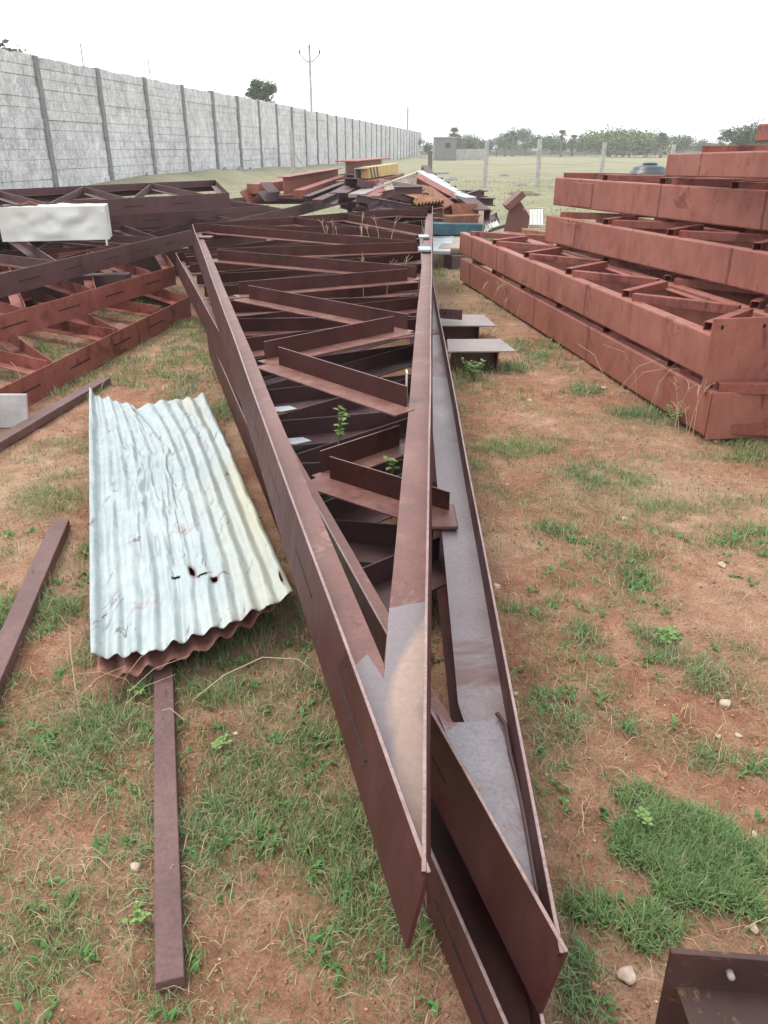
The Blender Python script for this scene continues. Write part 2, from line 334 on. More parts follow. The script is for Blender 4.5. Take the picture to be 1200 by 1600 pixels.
# ---------------------------------------------------------------- compound wall
wall = empty('compound_wall', wn*WD+wd*(1.9*WD), 'long grey precast concrete compound wall running away on the left', 'wall')
WH = 4.35; bay = .285*WD; u0 = 1.797*WD-3*bay
def wp(u, o, z): return wd*u+wn*(WD+o)+Vector((0, 0, z))
us = [u0+k*bay for k in range(36)]
for k in range(len(us)-1):
    a, c_ = us[k]+.13, us[k+1]-.13; mb = MB(); n = 14; top = WH+random.uniform(-.05, .03)
    hh = top/n; lean = random.uniform(-.025, .025); sagz = random.uniform(-.03, .03)
    for q in range(n):
        o = lean+random.uniform(-.02, .02); z0 = q*hh-.05*(q == 0)+sagz*.5; z1 = (q+1)*hh-random.uniform(.004, .014)+sagz*.5; s = 10 if k < 12 else 4
        vs = []; jag = .03 if q == n-1 else .004
        for i in range(s+1):
            u = a+(c_-a)*i/s; dz = random.uniform(-jag, jag)
            vs += [wp(u, o, z0), wp(u, o, z1+dz), wp(u, .16, z1+dz), wp(u, .16, z0)]
        fs = []
        for i in range(s):
            for j in range(4): fs.append((i*4+j, i*4+(j+1) % 4, (i+1)*4+(j+1) % 4, (i+1)*4+j))
        fs += [(0, 1, 2, 3), (s*4+3, s*4+2, s*4+1, s*4)]; mb.add(vs, fs)
    mb.add([wp(a, .05, 0), wp(c_, .05, 0), wp(c_, .05, top-.1), wp(a, .05, top-.1)], [(0, 1, 2, 3)])
    mb.build('panel', M['wall'], wall)
for u in us:
    mb = MB(); mb.box(wp(u, .05, WH/2-.05), .135, .14, WH/2+.06, (wd, wn, Vector((0, 0, 1)))); mb.build('pillar', M['pillar'], wall, .02)
# two bits of rebar sticking out of the wall top
for (px, py0, D) in ((121, 76, 33.0), (246, 106, 39.0)):
    a = PY(px, py0+24, D); 
    u = a.dot(wd); 
    mb = MB(); mb.tube([wp(u, .06, WH-.2), wp(u+.02, .06, WH+.35), wp(u, .05, WH+.72)], .018, 5)
    mb.build('rebar', M['dark'], wall)

# ---------------------------------------------------------------- flat-lying T-chord trusses
def chord(root, p0, p1, inward, h=.2, w=.1, mf=None, mw=None, seams=None, t=.008, cut=0.0, tilt=0.0, seed=0, webname='web', jit=.0015, mitre=None):
    """p0,p1: top outer edge of the flange; flange stands, web lies at mid height and points inward"""
    d = (p1-p0).normalized(); up = Vector((0, 0, 1)); up = (up-d*up.dot(d)).normalized(); side = d.cross(up).normalized()
    if side.dot(inward) < 0: side = -side
    L = (p1-p0).length; segs = max(2, int(L/.35))
    mb = MB(); mb.prism([(-tilt, -h), (t-tilt, -h), (t, 0), (0, 0)], p0, p1, side, up, segs, jit, cut0=cut, seed=seed)
    fl = mb.build('chord', mf, root, .0012)
    if mf is M['primer'] or mf is M['violet']: worn_edges(fl)
    mb = MB(); mb.prism([(t*.5-tilt*.5, -h/2-.008), (w, -h/2-.008), (w, -h/2), (t*.5-tilt*.5, -h/2)], p0+d*.01, p1-d*.01, side, up, segs, jit, seed=seed)
    for i in range(len(mb.v)):             # mitre the web where it runs into the chord it meets at p0
        q = mb.v[i]-p0; a_ = q.dot(d); u_ = q.dot(side)
        if mitre and a_ < u_*mitre and (i % 4) in (1, 2): mb.v[i] = mb.v[i]+d*(u_*mitre-a_+.0005*i)
    mb.build(webname, mw or mf, fl)
    if seams:
        s = seams[0]; k = 0
        while s+seams[1] < L-.1:
            mb = MB(); a = p0+d*s; e = p0+d*(s+seams[1]); sh = .0022 if mf is M['primer'] else .006; mb.prism([(-.0025-tilt/2, -h/2-sh), (.002, -h/2-sh), (.002, -h/2+sh), (-.0025-tilt/2, -h/2+sh)], a, e, side, up); s += seams[2]; k += 1
            mb.build('weld_seam', seams[3] if len(seams) > 3 else M['weld'], fl)
    return fl, side, up
def brace(root, a, b_, hv=.1, wh=.11, mat=None, mat2=None, ext=.05, toward=None, t=.007, zoff=0):
    """angle brace: a,b_ top edge of its standing leg; lying leg at the foot points toward the viewer side"""
    d = (b_-a).normalized(); up = Vector((0, 0, 1)); up = (up-d*up.dot(d)).normalized(); side = d.cross(up).normalized()
    if side.dot(toward or Vector((0, -1, 0))) < 0: side = -side
    mb = MB(); mb.prism([(-t, -hv), (0, -hv), (0, 0), (-t, 0)], a, b_, side, up, 3, .001, seed=int(a.x*999)); o = mb.build('brace', mat, root, .001)
    if mat is M['primer'] or mat is M['violet']: worn_edges(o)
    mb = MB(); mb.prism([(-t, -hv-t+.0005), (wh, -hv-t+.0005), (wh, -hv-.0005), (-t, -hv-.0005)], a-d*ext, b_+d*ext, side, up); mb.build('foot_flange', mat2 or mat, o)
    return o

# --- top truss of the central stack
T1 = P(666, 1363, .60); L1 = P(300, 350, .75); R1 = P(676, 322, .74); pl1 = plane(T1, L1, R1)
tr1 = empty('steel_truss', (T1.x, T1.y, .4), 'top truss of the middle stack, long and maroon, with the sharp near tip', 'steel truss', 'trusses of the middle stack')
inw = Vector((1, .3, 0))
chord(tr1, T1, L1, Vector((1, .3, 0)), .2, .10, M['primer'], M['primer_web'], (.35, .28, .62, M['weld']), cut=.10, tilt=.024, seed=1, mitre=1/math.tan((L1-T1).angle(R1-T1)/2))
chord(tr1, T1, R1, Vector((-1, 0, 0)), .2, .10, M['primer'], M['primer_web'], None, tilt=.012, cut=.5, seed=2, mitre=1/math.tan((L1-T1).angle(R1-T1)/2))
chord(tr1, L1, R1, Vector((.5, -1, 0)), .2, .10, M['primer'], M['primer_web'], None, seed=3)
BR1 = [((434, 541), (635, 603)), ((413, 533), (616, 493)), ((388, 445), (637, 490)), ((372, 439), (637, 419)), ((339, 389), (651, 415)), ((339, 387), (653, 377)),
       ((327, 349), (647, 375)), ((449, 336), (650, 367)), ((345, 351), (560, 353)), ((534, 331), (658, 352)), ((595, 326), (668, 327))]
for i, (a, c_) in enumerate(BR1):
    A = PP(*a, pl1); B = PP(*c_, pl1); brace(tr1, A-Vector((0, 0, .001*i+.002)), B-Vector((0, 0, .001*i+.002)), .1-.003, .12 if i < 5 else .1, M['primer'], M['primer_web'])
# the smooth grey joint plate in the tip
zt = T1.z-.1+.0035
plw = (pl1[0]-Vector((0, 0, .1-.004)), pl1[1])
poly = [PP(x, y, plw) for (x, y) in ((549, 1046), (574, 1022), (600, 1061), (608, 950), (664, 940), (666, 1200), (665, 1366), (655, 1352), (598, 1190))]
m, t, b = newmat('bare_joint_plate')
tc = t.nodes.new('ShaderNodeTexCoord'); sx = t.nodes.new('ShaderNodeSeparateXYZ'); t.links.new(tc.outputs['Object'], sx.inputs[0])
na = t.nodes.new('ShaderNodeTexNoise'); na.inputs['Scale'].default_value = 9; na.inputs['Detail'].default_value = 4; t.links.new(tc.outputs['Object'], na.inputs['Vector'])
def blot(cx, cy, ax, ay, rot):             # soft-edged tan patch at a fixed place on the plate
    q = t.nodes.new('ShaderNodeMapping'); q.vector_type = 'TEXTURE'; q.inputs['Location'].default_value = (cx, cy, .1); q.inputs['Rotation'].default_value = (0, 0, rot); q.inputs['Scale'].default_value = (ax, ay, 3)
    t.links.new(tc.outputs['Object'], q.inputs[0]); l = t.nodes.new('ShaderNodeVectorMath'); l.operation = 'LENGTH'; t.links.new(q.outputs[0], l.inputs[0])
    a_ = t.nodes.new('ShaderNodeMath'); a_.operation = 'MULTIPLY_ADD'; t.links.new(na.outputs['Fac'], a_.inputs[0]); a_.inputs[1].default_value = .35; t.links.new(l.outputs['Value'], a_.inputs[2])
    return ramp(t, a_.outputs[0], [(.98, (1, 1, 1)), (1.0, (0, 0, 0))]) if False else rng(t, a_.outputs[0])
def rng(t, f):
    q = t.nodes.new('ShaderNodeMapRange'); q.inputs[1].default_value = 1.36; q.inputs[2].default_value = .95; t.links.new(f, q.inputs[0]); return q.outputs[0]
o1 = PP(648, 1215, plw)-Vector(tr1.location); o2 = PP(652, 1045, plw)-Vector(tr1.location)
k1 = blot(o1.x, o1.y, .040, .24, .04); k2 = blot(o2.x, o2.y, .046, .21, -.25)
MR = t.nodes.new('ShaderNodeMath'); MR.operation = 'MAXIMUM'; t.links.new(k1, MR.inputs[0]); t.links.new(k2, MR.inputs[1])
nb = noise(t, 60, 4, .7)
c = mixc(t, MR.outputs[0], (.22, .18, .185), (.40, .28, .225)); c = mixc(t, .6, c, ramp(t, nb, [(.3, (.8, .8, .8)), (.7, (1.15, 1.15, 1.15))]), 'MULTIPLY')
t.links.new(c, b.inputs['Base Color']); b.inputs['Roughness'].default_value = .36; M['joint'] = m; bump(t, b, nb, .12, .002)
mb = MB(); mb.slab(poly, .003); mb.build('joint_plate', M['joint'], tr1)
# splice cleats near the far right corner and at the left corner
for (x, y, w_, h_) in ((668, 392, .07, .16), (666, 372, .06, .12)):
    c0 = PP(x-4, y, plw); mb = MB(); mb.box(c0+Vector((0, 0, .018)), w_, h_, .012); mb.build('splice_cleat', M['pale'], tr1, .004)
c0 = PP(322, 372, plw); mb = MB(); mb.box(c0+Vector((0, 0, .012)), .07, .09, .008); mb.build('splice_cleat', M['primer_web'], tr1, .003)
mb = MB(); e0 = PP(637, 590, pl1); mb.box(e0+Vector((-.005, 0, -.03)), .004, .03, .06); mb.build('tag_plate', M['white_metal'], tr1)

# --- second truss
T2 = P(881, 1489, .40); L2 = P(274, 395, .50); R2 = Vector((.62, 13.6, .52)); pl2 = plane(T2, L2, R2)
tr2 = empty('steel_truss', (T2.x, T2.y, .2), 'second truss of the middle stack, pale grey inner plate along its right side', 'steel truss', 'trusses of the middle stack')
chord(tr2, T2, L2, Vector((1, .3, 0)), .2, .085, M['primer'], M['primer_web'], (.5, .3, .62, M['weld']), cut=.12, tilt=.015, seed=4, mitre=1/math.tan((L2-T2).angle(R2-T2)/2))
chord(tr2, T2, R2, Vector((-1, 0, 0)), .2, .125, M['primer'], M['mill'], None, seed=5, cut=.45, mitre=1/math.tan((L2-T2).angle(R2-T2)/2))
chord(tr2, L2, R2, Vector((.5, -1, 0)), .2, .10, M['primer'], M['primer_web'], None, seed=6)
brace(tr2, PP(514, 713, pl2), PP(702, 769, pl2), .1, .13, M['primer'], M['primer_web'])
brace(tr2, PP(501, 704, pl2)-Vector((0, 0, .002)), PP(625, 664, pl2)-Vector((0, 0, .002)), .1, .10, M['primer'], M['primer_web'])
def lerp(a, b_, t): return a+(b_-a)*t
def zigzag(root, A0, A1, B0, B1, ts, mat, mat2=None, hv=.095, wh=.1, drop=0.0, toward=None):
    for k in range(len(ts)-1):
        a = lerp(A0, A1, ts[k]) if k % 2 == 0 else lerp(B0, B1, ts[k]); c_ = lerp(B0, B1, ts[k+1]) if k % 2 == 0 else lerp(A0, A1, ts[k+1])
        d = (c_-a).normalized(); a = a+d*.1; c_ = c_-d*.1; z = Vector((0, 0, drop+.0023*(k % 5)+.003))
        brace(root, a-z, c_-z, hv, wh, mat, mat2, toward=toward)
zigzag(tr2, T2, L2, T2, R2, [.50, .40, .58, .47, .66, .54, .74, .62, .82, .70, .90, .80, .96, .88, .99], M['primer'], M['primer_web'], wh=.14)  # extra braces with wide lying legs, added to block light inside the stack
zt2 = (pl2[0]-Vector((0, 0, .1-.004)), pl2[1])
poly = [PP(x, y, zt2) for (x, y) in ((668, 1080), (712, 1129), (738, 1128), (748, 1120), (766, 1118), (850, 1420), (872, 1480), (862, 1490), (742, 1270))]
poly = [PP(x, y, zt2) for (x, y) in ((700, 1129), (742, 1128), (778, 1122), (812, 1230), (868, 1478), (866, 1486), (800, 1360), (722, 1208), (684, 1115))]
M['joint2'] = steel('grey_joint_plate', (.20, .17, .185), (.26, .23, .245), (.33, .30, .31), .36, 2, 90, spec=.55, patch=((.22, .11, .09), 4.0, .60))
mb = MB(); mb.slab(poly, .003); mb.build('joint_plate', M['joint2'], tr2)
mb = MB(); mb.box(PP(688, 815, zt2)+Vector((0, .02, .012)), .06, .10, .008); mb.build('splice_cleat', M['primer_web'], tr2, .003)
# bent rod lying along the right chord
pts = [PP(x, y, zt2)+Vector((0, 0, .014)) for (x, y) in ((776, 1122), (790, 1140), (797, 1185), (808, 1230), (822, 1300), (833, 1370), (842, 1420))]
mb = MB(); mb.tube(pts, [.006, .005, .006, .005, .006, .005, .004], 7); single(mb, 'metal_rod', M['dark'], 'thin dark bent rod lying inside the grey right side of the second truss', 'rod', smooth=True)

# --- third truss, on the ground
T3 = Vector((.285, .60, .205)); L3 = Vector((-1.45, 6.35, .25)); R3 = Vector((.34, 10.5, .26))
tr3 = empty('steel_truss', (T3.x, T3.y, 0), 'lowest maroon truss of the middle stack, lying on the ground under the other two', 'steel truss', 'trusses of the middle stack')
chord(tr3, T3, L3, Vector((1, .3, 0)), .2, .10, M['primer'], M['primer'], (.3, .3, .6), seed=7, mitre=1/math.tan((L3-T3).angle(R3-T3)/2))
chord(tr3, T3, R3, Vector((-1, 0, 0)), .2, .10, M['primer'], M['primer'], None, seed=8, mitre=1/math.tan((L3-T3).angle(R3-T3)/2))
chord(tr3, L3, R3, Vector((.5, -1, 0)), .2, .10, M['primer'], M['primer'], None, seed=9)
zigzag(tr3, T3, L3, T3, R3, [.30, .22, .40, .30, .50, .38, .60, .46, .70, .55, .80, .65, .90, .75, .98], M['dark'], wh=.16)  # lying legs widened to keep light off the soil below
for i_, (x, y, w_, l_, rz, lab) in enumerate(((-.10, 2.75, .30, 1.3, .22, 'added dark shade sheet under the near part of the middle stack'), (-.26, 4.2, .52, 1.5, .24, 'added dark shade sheet under the middle stack, beside the green weed'), (-.50, 5.95, .85, 1.8, .24, 'broad added shade sheet lying on the soil beneath the zigzag braces'), (-.75, 8.2, 1.4, 2.4, .16, 'widest added shade sheet under the far half of the middle stack'), (-.75, 10.9, 1.6, 2.6, .05, 'farthest added shade sheet under the middle stack'))):  # dark sheets added so the gaps of the stack look deeply shaded
    r_ = Matrix.Rotation(rz, 3, 'Z'); mb = MB(); mb.slab([Vector((x, y, .03+.004*i_))+r_ @ Vector((a*w_/2, b_*l_/2, 0)) for a, b_ in ((-1, -1), (.9, -.92), (1, .2), (.86, 1), (-.8, .93), (-1.03, .1))], .004); single(mb, 'shade_sheet', M['shadesheet'], lab, 'metal sheet', 'added shade sheets under the middle stack')
for px_, py_, lab in ((436, 640, 'pale scrap of sheet metal low inside the middle stack, left of the green weed'), (455, 690, 'second pale sheet scrap low inside the middle stack, just below the other')):
    c0 = P(px_, py_, .22); mb = MB(); mb.slab([c0+Vector(q)*.6 for q in ((-.16, -.05, 0), (.04, -.09, .01), (.18, -.03, .02), (.10, .03, .03), (-.12, .06, 0))], .003); single(mb, 'sheet_scrap', M['pale'], lab, 'sheet scrap')

# ---------------------------------------------------------------- left stacks (each: front chord, back chord, cross end, zigzag)
def yard_truss(name, label, F0, F1, B0, B1, mat, ts, group, h=.2, w=.1, seams=(.25, .32, .75), mat2=None, close=(True, True)):
    root = empty(name, (min(F0.x, F1.x), min(F0.y, F1.y), F0.z-h), label, 'steel truss', group)
    d = (F1-F0); back = Vector((-d.y, d.x, 0)).normalized()
    chord(root, F0, F1, back, h, w, mat, mat2, seams, seed=hash(label) % 99)
    chord(root, B0, B1, -back, h, w, mat, mat2, None, seed=3)
    if close[1]: chord(root, F1, B1, -d.normalized(), h, w, mat, mat2, None, seed=5)
    if close[0]: chord(root, F0, B0, d.normalized(), h, w, mat, mat2, None, seed=5)
    zigzag(root, F0, F1, B0, B1, ts, mat, mat2, h*.46, .09)
    return root
GL = 'trusses of the left stack'
def ext(a, b_, k): return a+(a-b_)*k
f0, f1 = P(0, 493, .40), P(272, 416, .40); f0 = ext(f0, f1, .35)
g0, g1 = P(0, 607, .20), P(296, 463, .20); g0 = ext(g0, g1, .25)
yard_truss('steel_truss', 'lowest bright red truss of the left stack, lying on the grass', g0, g1, g0+Vector((-2.0, 1.9, 0)), g1+Vector((-1.6, 1.9, 0)), M['oxide_rough'], [.12, .22, .36, .46, .62, .70, .86], GL, close=(False, True))
yard_truss('steel_truss', 'blotchy red oxide truss second from the ground in the left stack', f0, f1, f0+Vector((-2.0, 2.1, .02)), f1+Vector((-.9, 2.6, .02)), M['oxide_rough'], [.08, .2, .34, .46, .60, .72, .88], GL, close=(False, True))
h0, h1 = P(0, 428, .62), P(529, 306, .60); h0 = ext(h0, h1, .12)
yard_truss('steel_truss', 'very long purple-brown truss under the white metal box, passing behind the middle stack', h0, h1, h0+Vector((-2.6, 3.0, .0)), h1+Vector((-1.6, 1.2, 0)), M['violet'], [.03, .10, .17, .25, .33, .42, .52, .60, .70, .8, .93], GL, h=.195, close=(False, True))
k0, k1 = P(0, 352, .84), P(440, 306, .72)
k0 = PY(0, 349, 10.2); k1 = PY(420, 321, 14.4)
yard_truss('steel_truss', 'purple-brown truss directly below the topmost truss of the left stack', ext(k0, k1, .2), k1, k0+Vector((-2.6, 3.4, .0)), k1+Vector((-2.4, 3.0, 0)), M['violet'], [.05, .15, .28, .40, .52, .64, .78, .92], GL, h=.19, close=(False, True))
q0 = PY(0, 321, 8.8); q1 = PY(358, 301, 11.4); q0 = ext(q0, q1, .3)
b0 = PY(0, 296, 12.0); b1 = PY(337, 281, 16.0); b0 = ext(b0, b1, .3)
yard_truss('steel_truss', 'topmost purple-brown truss of the left stack, square end pointing at the junk pile', q0, q1, b0, b1, M['violet'], [.10, .22, .36, .48, .62, .72, .90], GL, h=.19, close=(False, True))
yard_truss('steel_truss', 'dark truss glimpsed behind the very long one, low under the white metal box', h0+Vector((-.5, 1.5, -.21)), h1+Vector((-2.2, -1.0, -.2)), h0+Vector((-3.0, 4.2, -.2)), h1+Vector((-3.4, .8, -.2)), M['violet'], [.05, .14, .22, .32, .42, .52, .62, .74, .86], GL, h=.2, close=(False, True))
yard_truss('steel_truss', 'dark truss buried lowest behind the topmost one of the left stack', k0+Vector((-2.0, 1.8, -.32)), k1+Vector((-.6, 1.6, -.24)), k0+Vector((-3.8, 4.6, -.3)), k1+Vector((-2.6, 3.6, -.24)), M['dark'], [.05, .2, .32, .44, .56, .7, .84], GL, h=.2, close=(False, True))
ya, yb_ = PY(-170, 402, 10.5), PY(330, 374, 13.5); yc, ye = PY(-170, 384, 12.0), PY(330, 353, 15.0)
yard_truss('steel_truss', 'dark truss resting on the ground under the white metal box', ya, yb_, yc, ye, M['violet'], [.05, .13, .22, .30, .39, .48, .57, .66, .76, .86, .95], GL, h=.30, close=(False, True))
# extra timber-like steel packers under the left stack so that it stands on something
for (x, y, lb) in ((-3.3, 8.6, 'dark packing block under the left stack, below the white metal box'), (-3.2, 11.0, 'dark packing block under the middle of the left stack'), (-2.4, 13.0, 'dark packing block under the far end of the left stack')):
    mb = MB(); mb.prism(prB(.14, .36), Vector((x-.5, y, 0)), Vector((x+.5, y+.2, 0)), Vector((0, 1, 0)), Vector((0, 0, 1)))
    single(mb, 'packing_block', M['dark'], lb, 'block', 'packing blocks under the left stack', .01)

# white dented metal box
A = PY(4, 378, 8.75); B = PY(172, 383, 9.0); d = (B-A).normalized(); d.z = 0; up = Vector((0, 0, 1)); sd_ = Vector((-d.y, d.x, 0))
n, mm = 26, 9; mb = MB(); Lw = (B-A).length; hh = .345; dp = .42
def gridface(mb, o, ux, uy, nx_, ny_, amp, seed, nrm):
    vs = []
    for j in range(ny_+1):
        for i in range(nx_+1):
            e = min(i, nx_-i)/nx_*6; f_ = min(j, ny_-j)/ny_*4; k = min(1, e)*min(1, f_)
            vs.append(o+ux*(i/nx_)+uy*(j/ny_)+nrm*(amp*k*(float(fbm(i*.33, j*.5+seed, seed))-.55)*2))
    mb.add(vs, [(j*(nx_+1)+i, j*(nx_+1)+i+1, (j+1)*(nx_+1)+i+1, (j+1)*(nx_+1)+i) for j in range(ny_) for i in range(nx_)])
U = Vector((0, 0, hh)); W = sd_*dp; Dv = d*Lw; sk = d*-.06
gridface(mb, A, Dv, U, n, mm, .038, 3, -sd_); gridface(mb, A+W, Dv, U, n, mm, .02, 4, sd_); gridface(mb, A+U, Dv, W, n, mm, .035, 5, up)
gridface(mb, A, Dv, W, n, mm, .0, 5, up); gridface(mb, A, W, U, mm, mm, .02, 6, -d); gridface(mb, A+Dv, W, U, mm, mm, .02, 7, d)
bx = single(mb, 'metal_box', M['white_metal'], 'dented silvery white sheet metal box lying on the left truss stack', 'box', smooth=True)
mb = MB(); mb.box(B+U*.5-sd_*.004-d*.03, .010, .012, hh/2+.004, (d, sd_, up)); s_ = mb.build('edge_strip', M['white_metal'], bx, .003)
mb = MB(); mb.tube([A+U+W*.2+d*.25+up*.02, A+U+W*.2+d*.33+up*.05, A+U+W*.2+d*.4+up*.015], .012, 6); mb.build('handle', M['rust'], bx)

# ---------------------------------------------------------------- right stack of box girders
GR = 'red girders of the right stack'
def girder(label, F0, F1, z0, z1, width, mat, pitch=1.05, plate=None, patch=None, seed=0, seamlines=True, phase=.2, dz=0.0, holes=True):
    """F0 far end, F1 near end of the outer face (x,y); channel chords, inverted channel braces over them"""
    a = Vector((F0[0], F0[1], z0)); b_ = Vector((F1[0], F1[1], z0+dz)); d = (b_-a).normalized(); L = (b_-a).length
    side = Vector((-d.y, d.x, 0)).normalized();  side = side if side.x > 0 else -side; up = Vector((0, 0, 1)); h = z1-z0
    root = empty('lattice_girder', (b_.x, b_.y, z0), label, 'steel girder', GR)
    r = .012
    prof = [(r, 0), (.075, 0), (.075, .006), (.006, .006), (.006, h-.006), (.075, h-.006), (.075, h), (r, h), (r*.3, h-r*.3), (0, h-r), (0, r), (r*.3, r*.3)]
    for nm, o, s in (('chord', a, side), ('chord', a+side*width, -side)):
        mb = MB(); mb.prism(prof, o, o+(b_-a), s, up, int(L/.3)+1, .0018, seed=seed); ch = mb.build(nm, mat, root)
        if nm == 'chord' and s is side and seamlines:
            q = .55; rr = random.Random(seed)
            while q < L-.2:
                mb = MB(); x = q+rr.uniform(-.08, .08); zs = [.006+(h-.012)*i_/9 for i_ in range(10)]; wl = [x-.004-rr.random()*.012 for _ in zs]; wr = [x+.004+rr.random()*.012 for _ in zs]; mb.add([a+d*u_-side*.0012+up*z_ for u_, z_ in zip(wl, zs)]+[a+d*u_-side*.0012+up*z_ for u_, z_ in zip(wr, zs)]+[a+d*u_+side*.003+up*z_ for u_, z_ in zip(wl, zs)]+[a+d*u_+side*.003+up*z_ for u_, z_ in zip(wr, zs)], [(i_, i_+1, 11+i_, 10+i_) for i_ in range(9)]+[(i_+20, 30+i_, 31+i_, 21+i_) for i_ in range(9)]+[(i_, i_+20, i_+21, i_+1) for i_ in range(9)]+[(i_+10, i_+11, i_+31, i_+30) for i_ in range(9)]); q += 1.25
                mb.build('weld_seam', M['rustline'], ch)
            if patch:
                mb = MB()
                for (x, w_) in patch: mb.prism([(-.008, .02), (.001, .02), (.001, h-.035), (-.008, h-.035)], a+d*x, a+d*(x+w_), side, up)
                mb.build('patch_plate', mat, ch, .002)
    k = 0; x = phase
    while x < L-.12:
        p = a+d*x+side*.045+up*(h-.012); x2 = min(x+pitch*.47, L-.05); q = a+d*x2+side*(width-.045)+up*(h-.012); x3 = min(x+pitch-.13, L-.03); r_ = a+d*x3+side*.045+up*(h-.012)
        for (s0, s1) in ((p, q), (q+d*.10, r_)):
            dd = (s1-s0).normalized(); s2 = dd.cross(up).normalized()
            mb = MB(); mb.prism(prU(.062, .062, .005), s0, s1, s2, up); mb.build('brace', M['oxide_rough'], root, .002)  # braces coloured darker than the chords, painting in shade between layers
            mb = MB(); mb.prism(prU(.062, .062, .005), s0-up*(h-.03), s1-up*(h-.03), s2, up); mb.build('brace', M['oxide_rough'], root)
        x += pitch
    if plate:
        w_, zb, zt_, o = plate; mb = MB(); c0 = b_+d*.010; c0.z = 0
        mb.prism([(o, zb), (o+w_, zb), (o+w_, zt_), (o, zt_)], c0, c0+d*.014, side, up); pl = mb.build('end_plate', mat, root, .002)
        if not holes: return root
        mb = MB()
        for (u, v) in ((.06, .045), (w_*.52, .045), (w_-.05, .045), (.06, zt_-zb-.05), (w_*.52, zt_-zb-.05), (w_-.05, zt_-zb-.05)):
            c1 = c0+d*.0145+side*(o+u)+up*(zb+v); n = 10
            mb.add([c1+side*(.011*math.cos(6.283*i/n))+up*(.014*math.sin(6.283*i/n)) for i in range(n)]+[c1-d*.002+side*(.011*math.cos(6.283*i/n))+up*(.014*math.sin(6.283*i/n)) for i in range(n)],
                   [tuple(range(n))]+[(i, (i+1) % n, (i+1) % n+n, i+n) for i in range(n)])
        mb.build('bolt_hole', M['hole'], pl)
    return root
M['rustline'] = steel('rusty_weld_line', (.10, .035, .025), (.15, .05, .035), (.22, .08, .055), .7, 12, 90)
girder('lowest red girder on the ground in the right stack, blank end plate', (1.0, 10.55), (1.93, 4.42), .02, .30, .46, M['oxide'], holes=False, plate=(.41, .01, .30, .0), seed=1, phase=.5)
girder('second lowest red girder of the right stack, with a large drilled end plate', (.985, 10.6), (1.905, 4.5), .36, .615, .58, M['oxide'], plate=(.62, .275, .715, -.02), seed=2, phase=.42, pitch=1.15)
girder('third lowest red girder of the right stack, directly over the open zigzag braces', (1.74, 8.85), (3.25, 3.1), .68, .95, .60, M['oxide'], patch=[(.30, .38)], seed=3, phase=.25)
girder('fourth lowest red girder of the right stack, brace stubs clear along its top', (1.86, 9.15), (3.75, 3.7), 1.03, 1.31, .60, M['oxide'], patch=[(.35, .40)], seed=4, phase=.1, pitch=.9)
girder('fifth lowest girder of the right stack, its left end just right of the tank', (2.5, 7.5), (3.15, 3.4), 1.37, 1.555, .62, M['oxide'], seed=5, phase=.5, pitch=1.6, dz=.08)
girder('sixth girder of the right stack, only its left end inside the photo', (3.03, 7.0), (3.55, 4.0), 1.645, 1.775, .5, M['oxide'], seed=6, phase=.6)
girder('topmost girder of the right stack, a bare end high at the photo edge', (3.10, 7.0), (3.7, 4.0), 1.85, 2.02, .5, M['oxide'], seed=7, phase=.6)
girder('red girder on the ground behind the lowest one of the right stack', (1.62, 10.4), (2.62, 4.6), .02, .30, .6, M['oxide'], seed=8)
girder('red girder behind the second lowest one, seen through its zigzag braces', (1.66, 10.2), (2.64, 4.6), .36, .60, .6, M['oxide'], seed=9, pitch=1.2)
girder('red girder deep in the right stack, behind the third lowest one', (2.42, 9.0), (3.95, 3.3), .68, .95, .6, M['oxide'], seed=10)
girder('red girder deep in the right stack, behind the fourth lowest one', (2.55, 9.3), (4.45, 3.9), 1.03, 1.29, .6, M['oxide'], seed=11)
# ---------------------------------------------------------------- corrugated sheets
M['sheet'] = None
m, t, b = newmat('weathered_zinc_sheet')
n1 = noise(t, 2.0, 6, .65); n2 = noise(t, 14, 6, .7); n3 = noise(t, 3.3, 6, .7, dist=1.2, stretch=(1.6, .6, 1))
c = ramp(t, n1, [(.3, (.27, .33, .33)), (.5, (.36, .42, .425)), (.7, (.43, .47, .44))])
c = mixc(t, .35, c, ramp(t, n2, [(.3, (.22, .27, .28)), (.6, (.42, .47, .47)), (.75, (.50, .54, .52))]))
k = ramp(t, n3, [(.62, (0, 0, 0)), (.68, (1, 1, 1))]); c = mixc(t, k, c, (.36, .29, .285))
at = t.nodes.new('ShaderNodeAttribute'); at.attribute_name = 'tint'
sc3 = t.nodes.new('ShaderNodeSeparateColor'); t.links.new(at.outputs['Color'], sc3.inputs[0]); yv = t.nodes.new('ShaderNodeMath'); yv.operation = 'MULTIPLY'; yv.inputs[1].default_value = .7; t.links.new(sc3.outputs[1], yv.inputs[0]); c = mixc(t, yv.outputs[0], c, (.47, .44, .30))
c = mixc(t, ramp(t, sc3.outputs[0], [(.15, (0, 0, 0)), (.8, (1, 1, 1))]), c, (.20, .10, .07))
n5 = noise(t, 5, 7, .8, stretch=(2.2, .35, 1), dist=2); k5 = ramp(t, n5, [(.605, (0, 0, 0)), (.62, (1, 1, 1))]); c = mixc(t, k5, c, (.17, .15, .15))
t.links.new(c, b.inputs['Base Color']); b.inputs['Roughness'].default_value = .45; b.inputs['Metallic'].default_value = .25; bump(t, b, n2, .2, .004); M['sheet'] = m
m, t, b = newmat('rusted_underside_sheet'); n2 = noise(t, 9, 6, .7); c = ramp(t, n2, [(.3, (.17, .07, .055)), (.55, (.30, .13, .10)), (.75, (.40, .23, .18))]); t.links.new(c, b.inputs['Base Color']); b.inputs['Roughness'].default_value = .75; M['sheet_rust'] = m
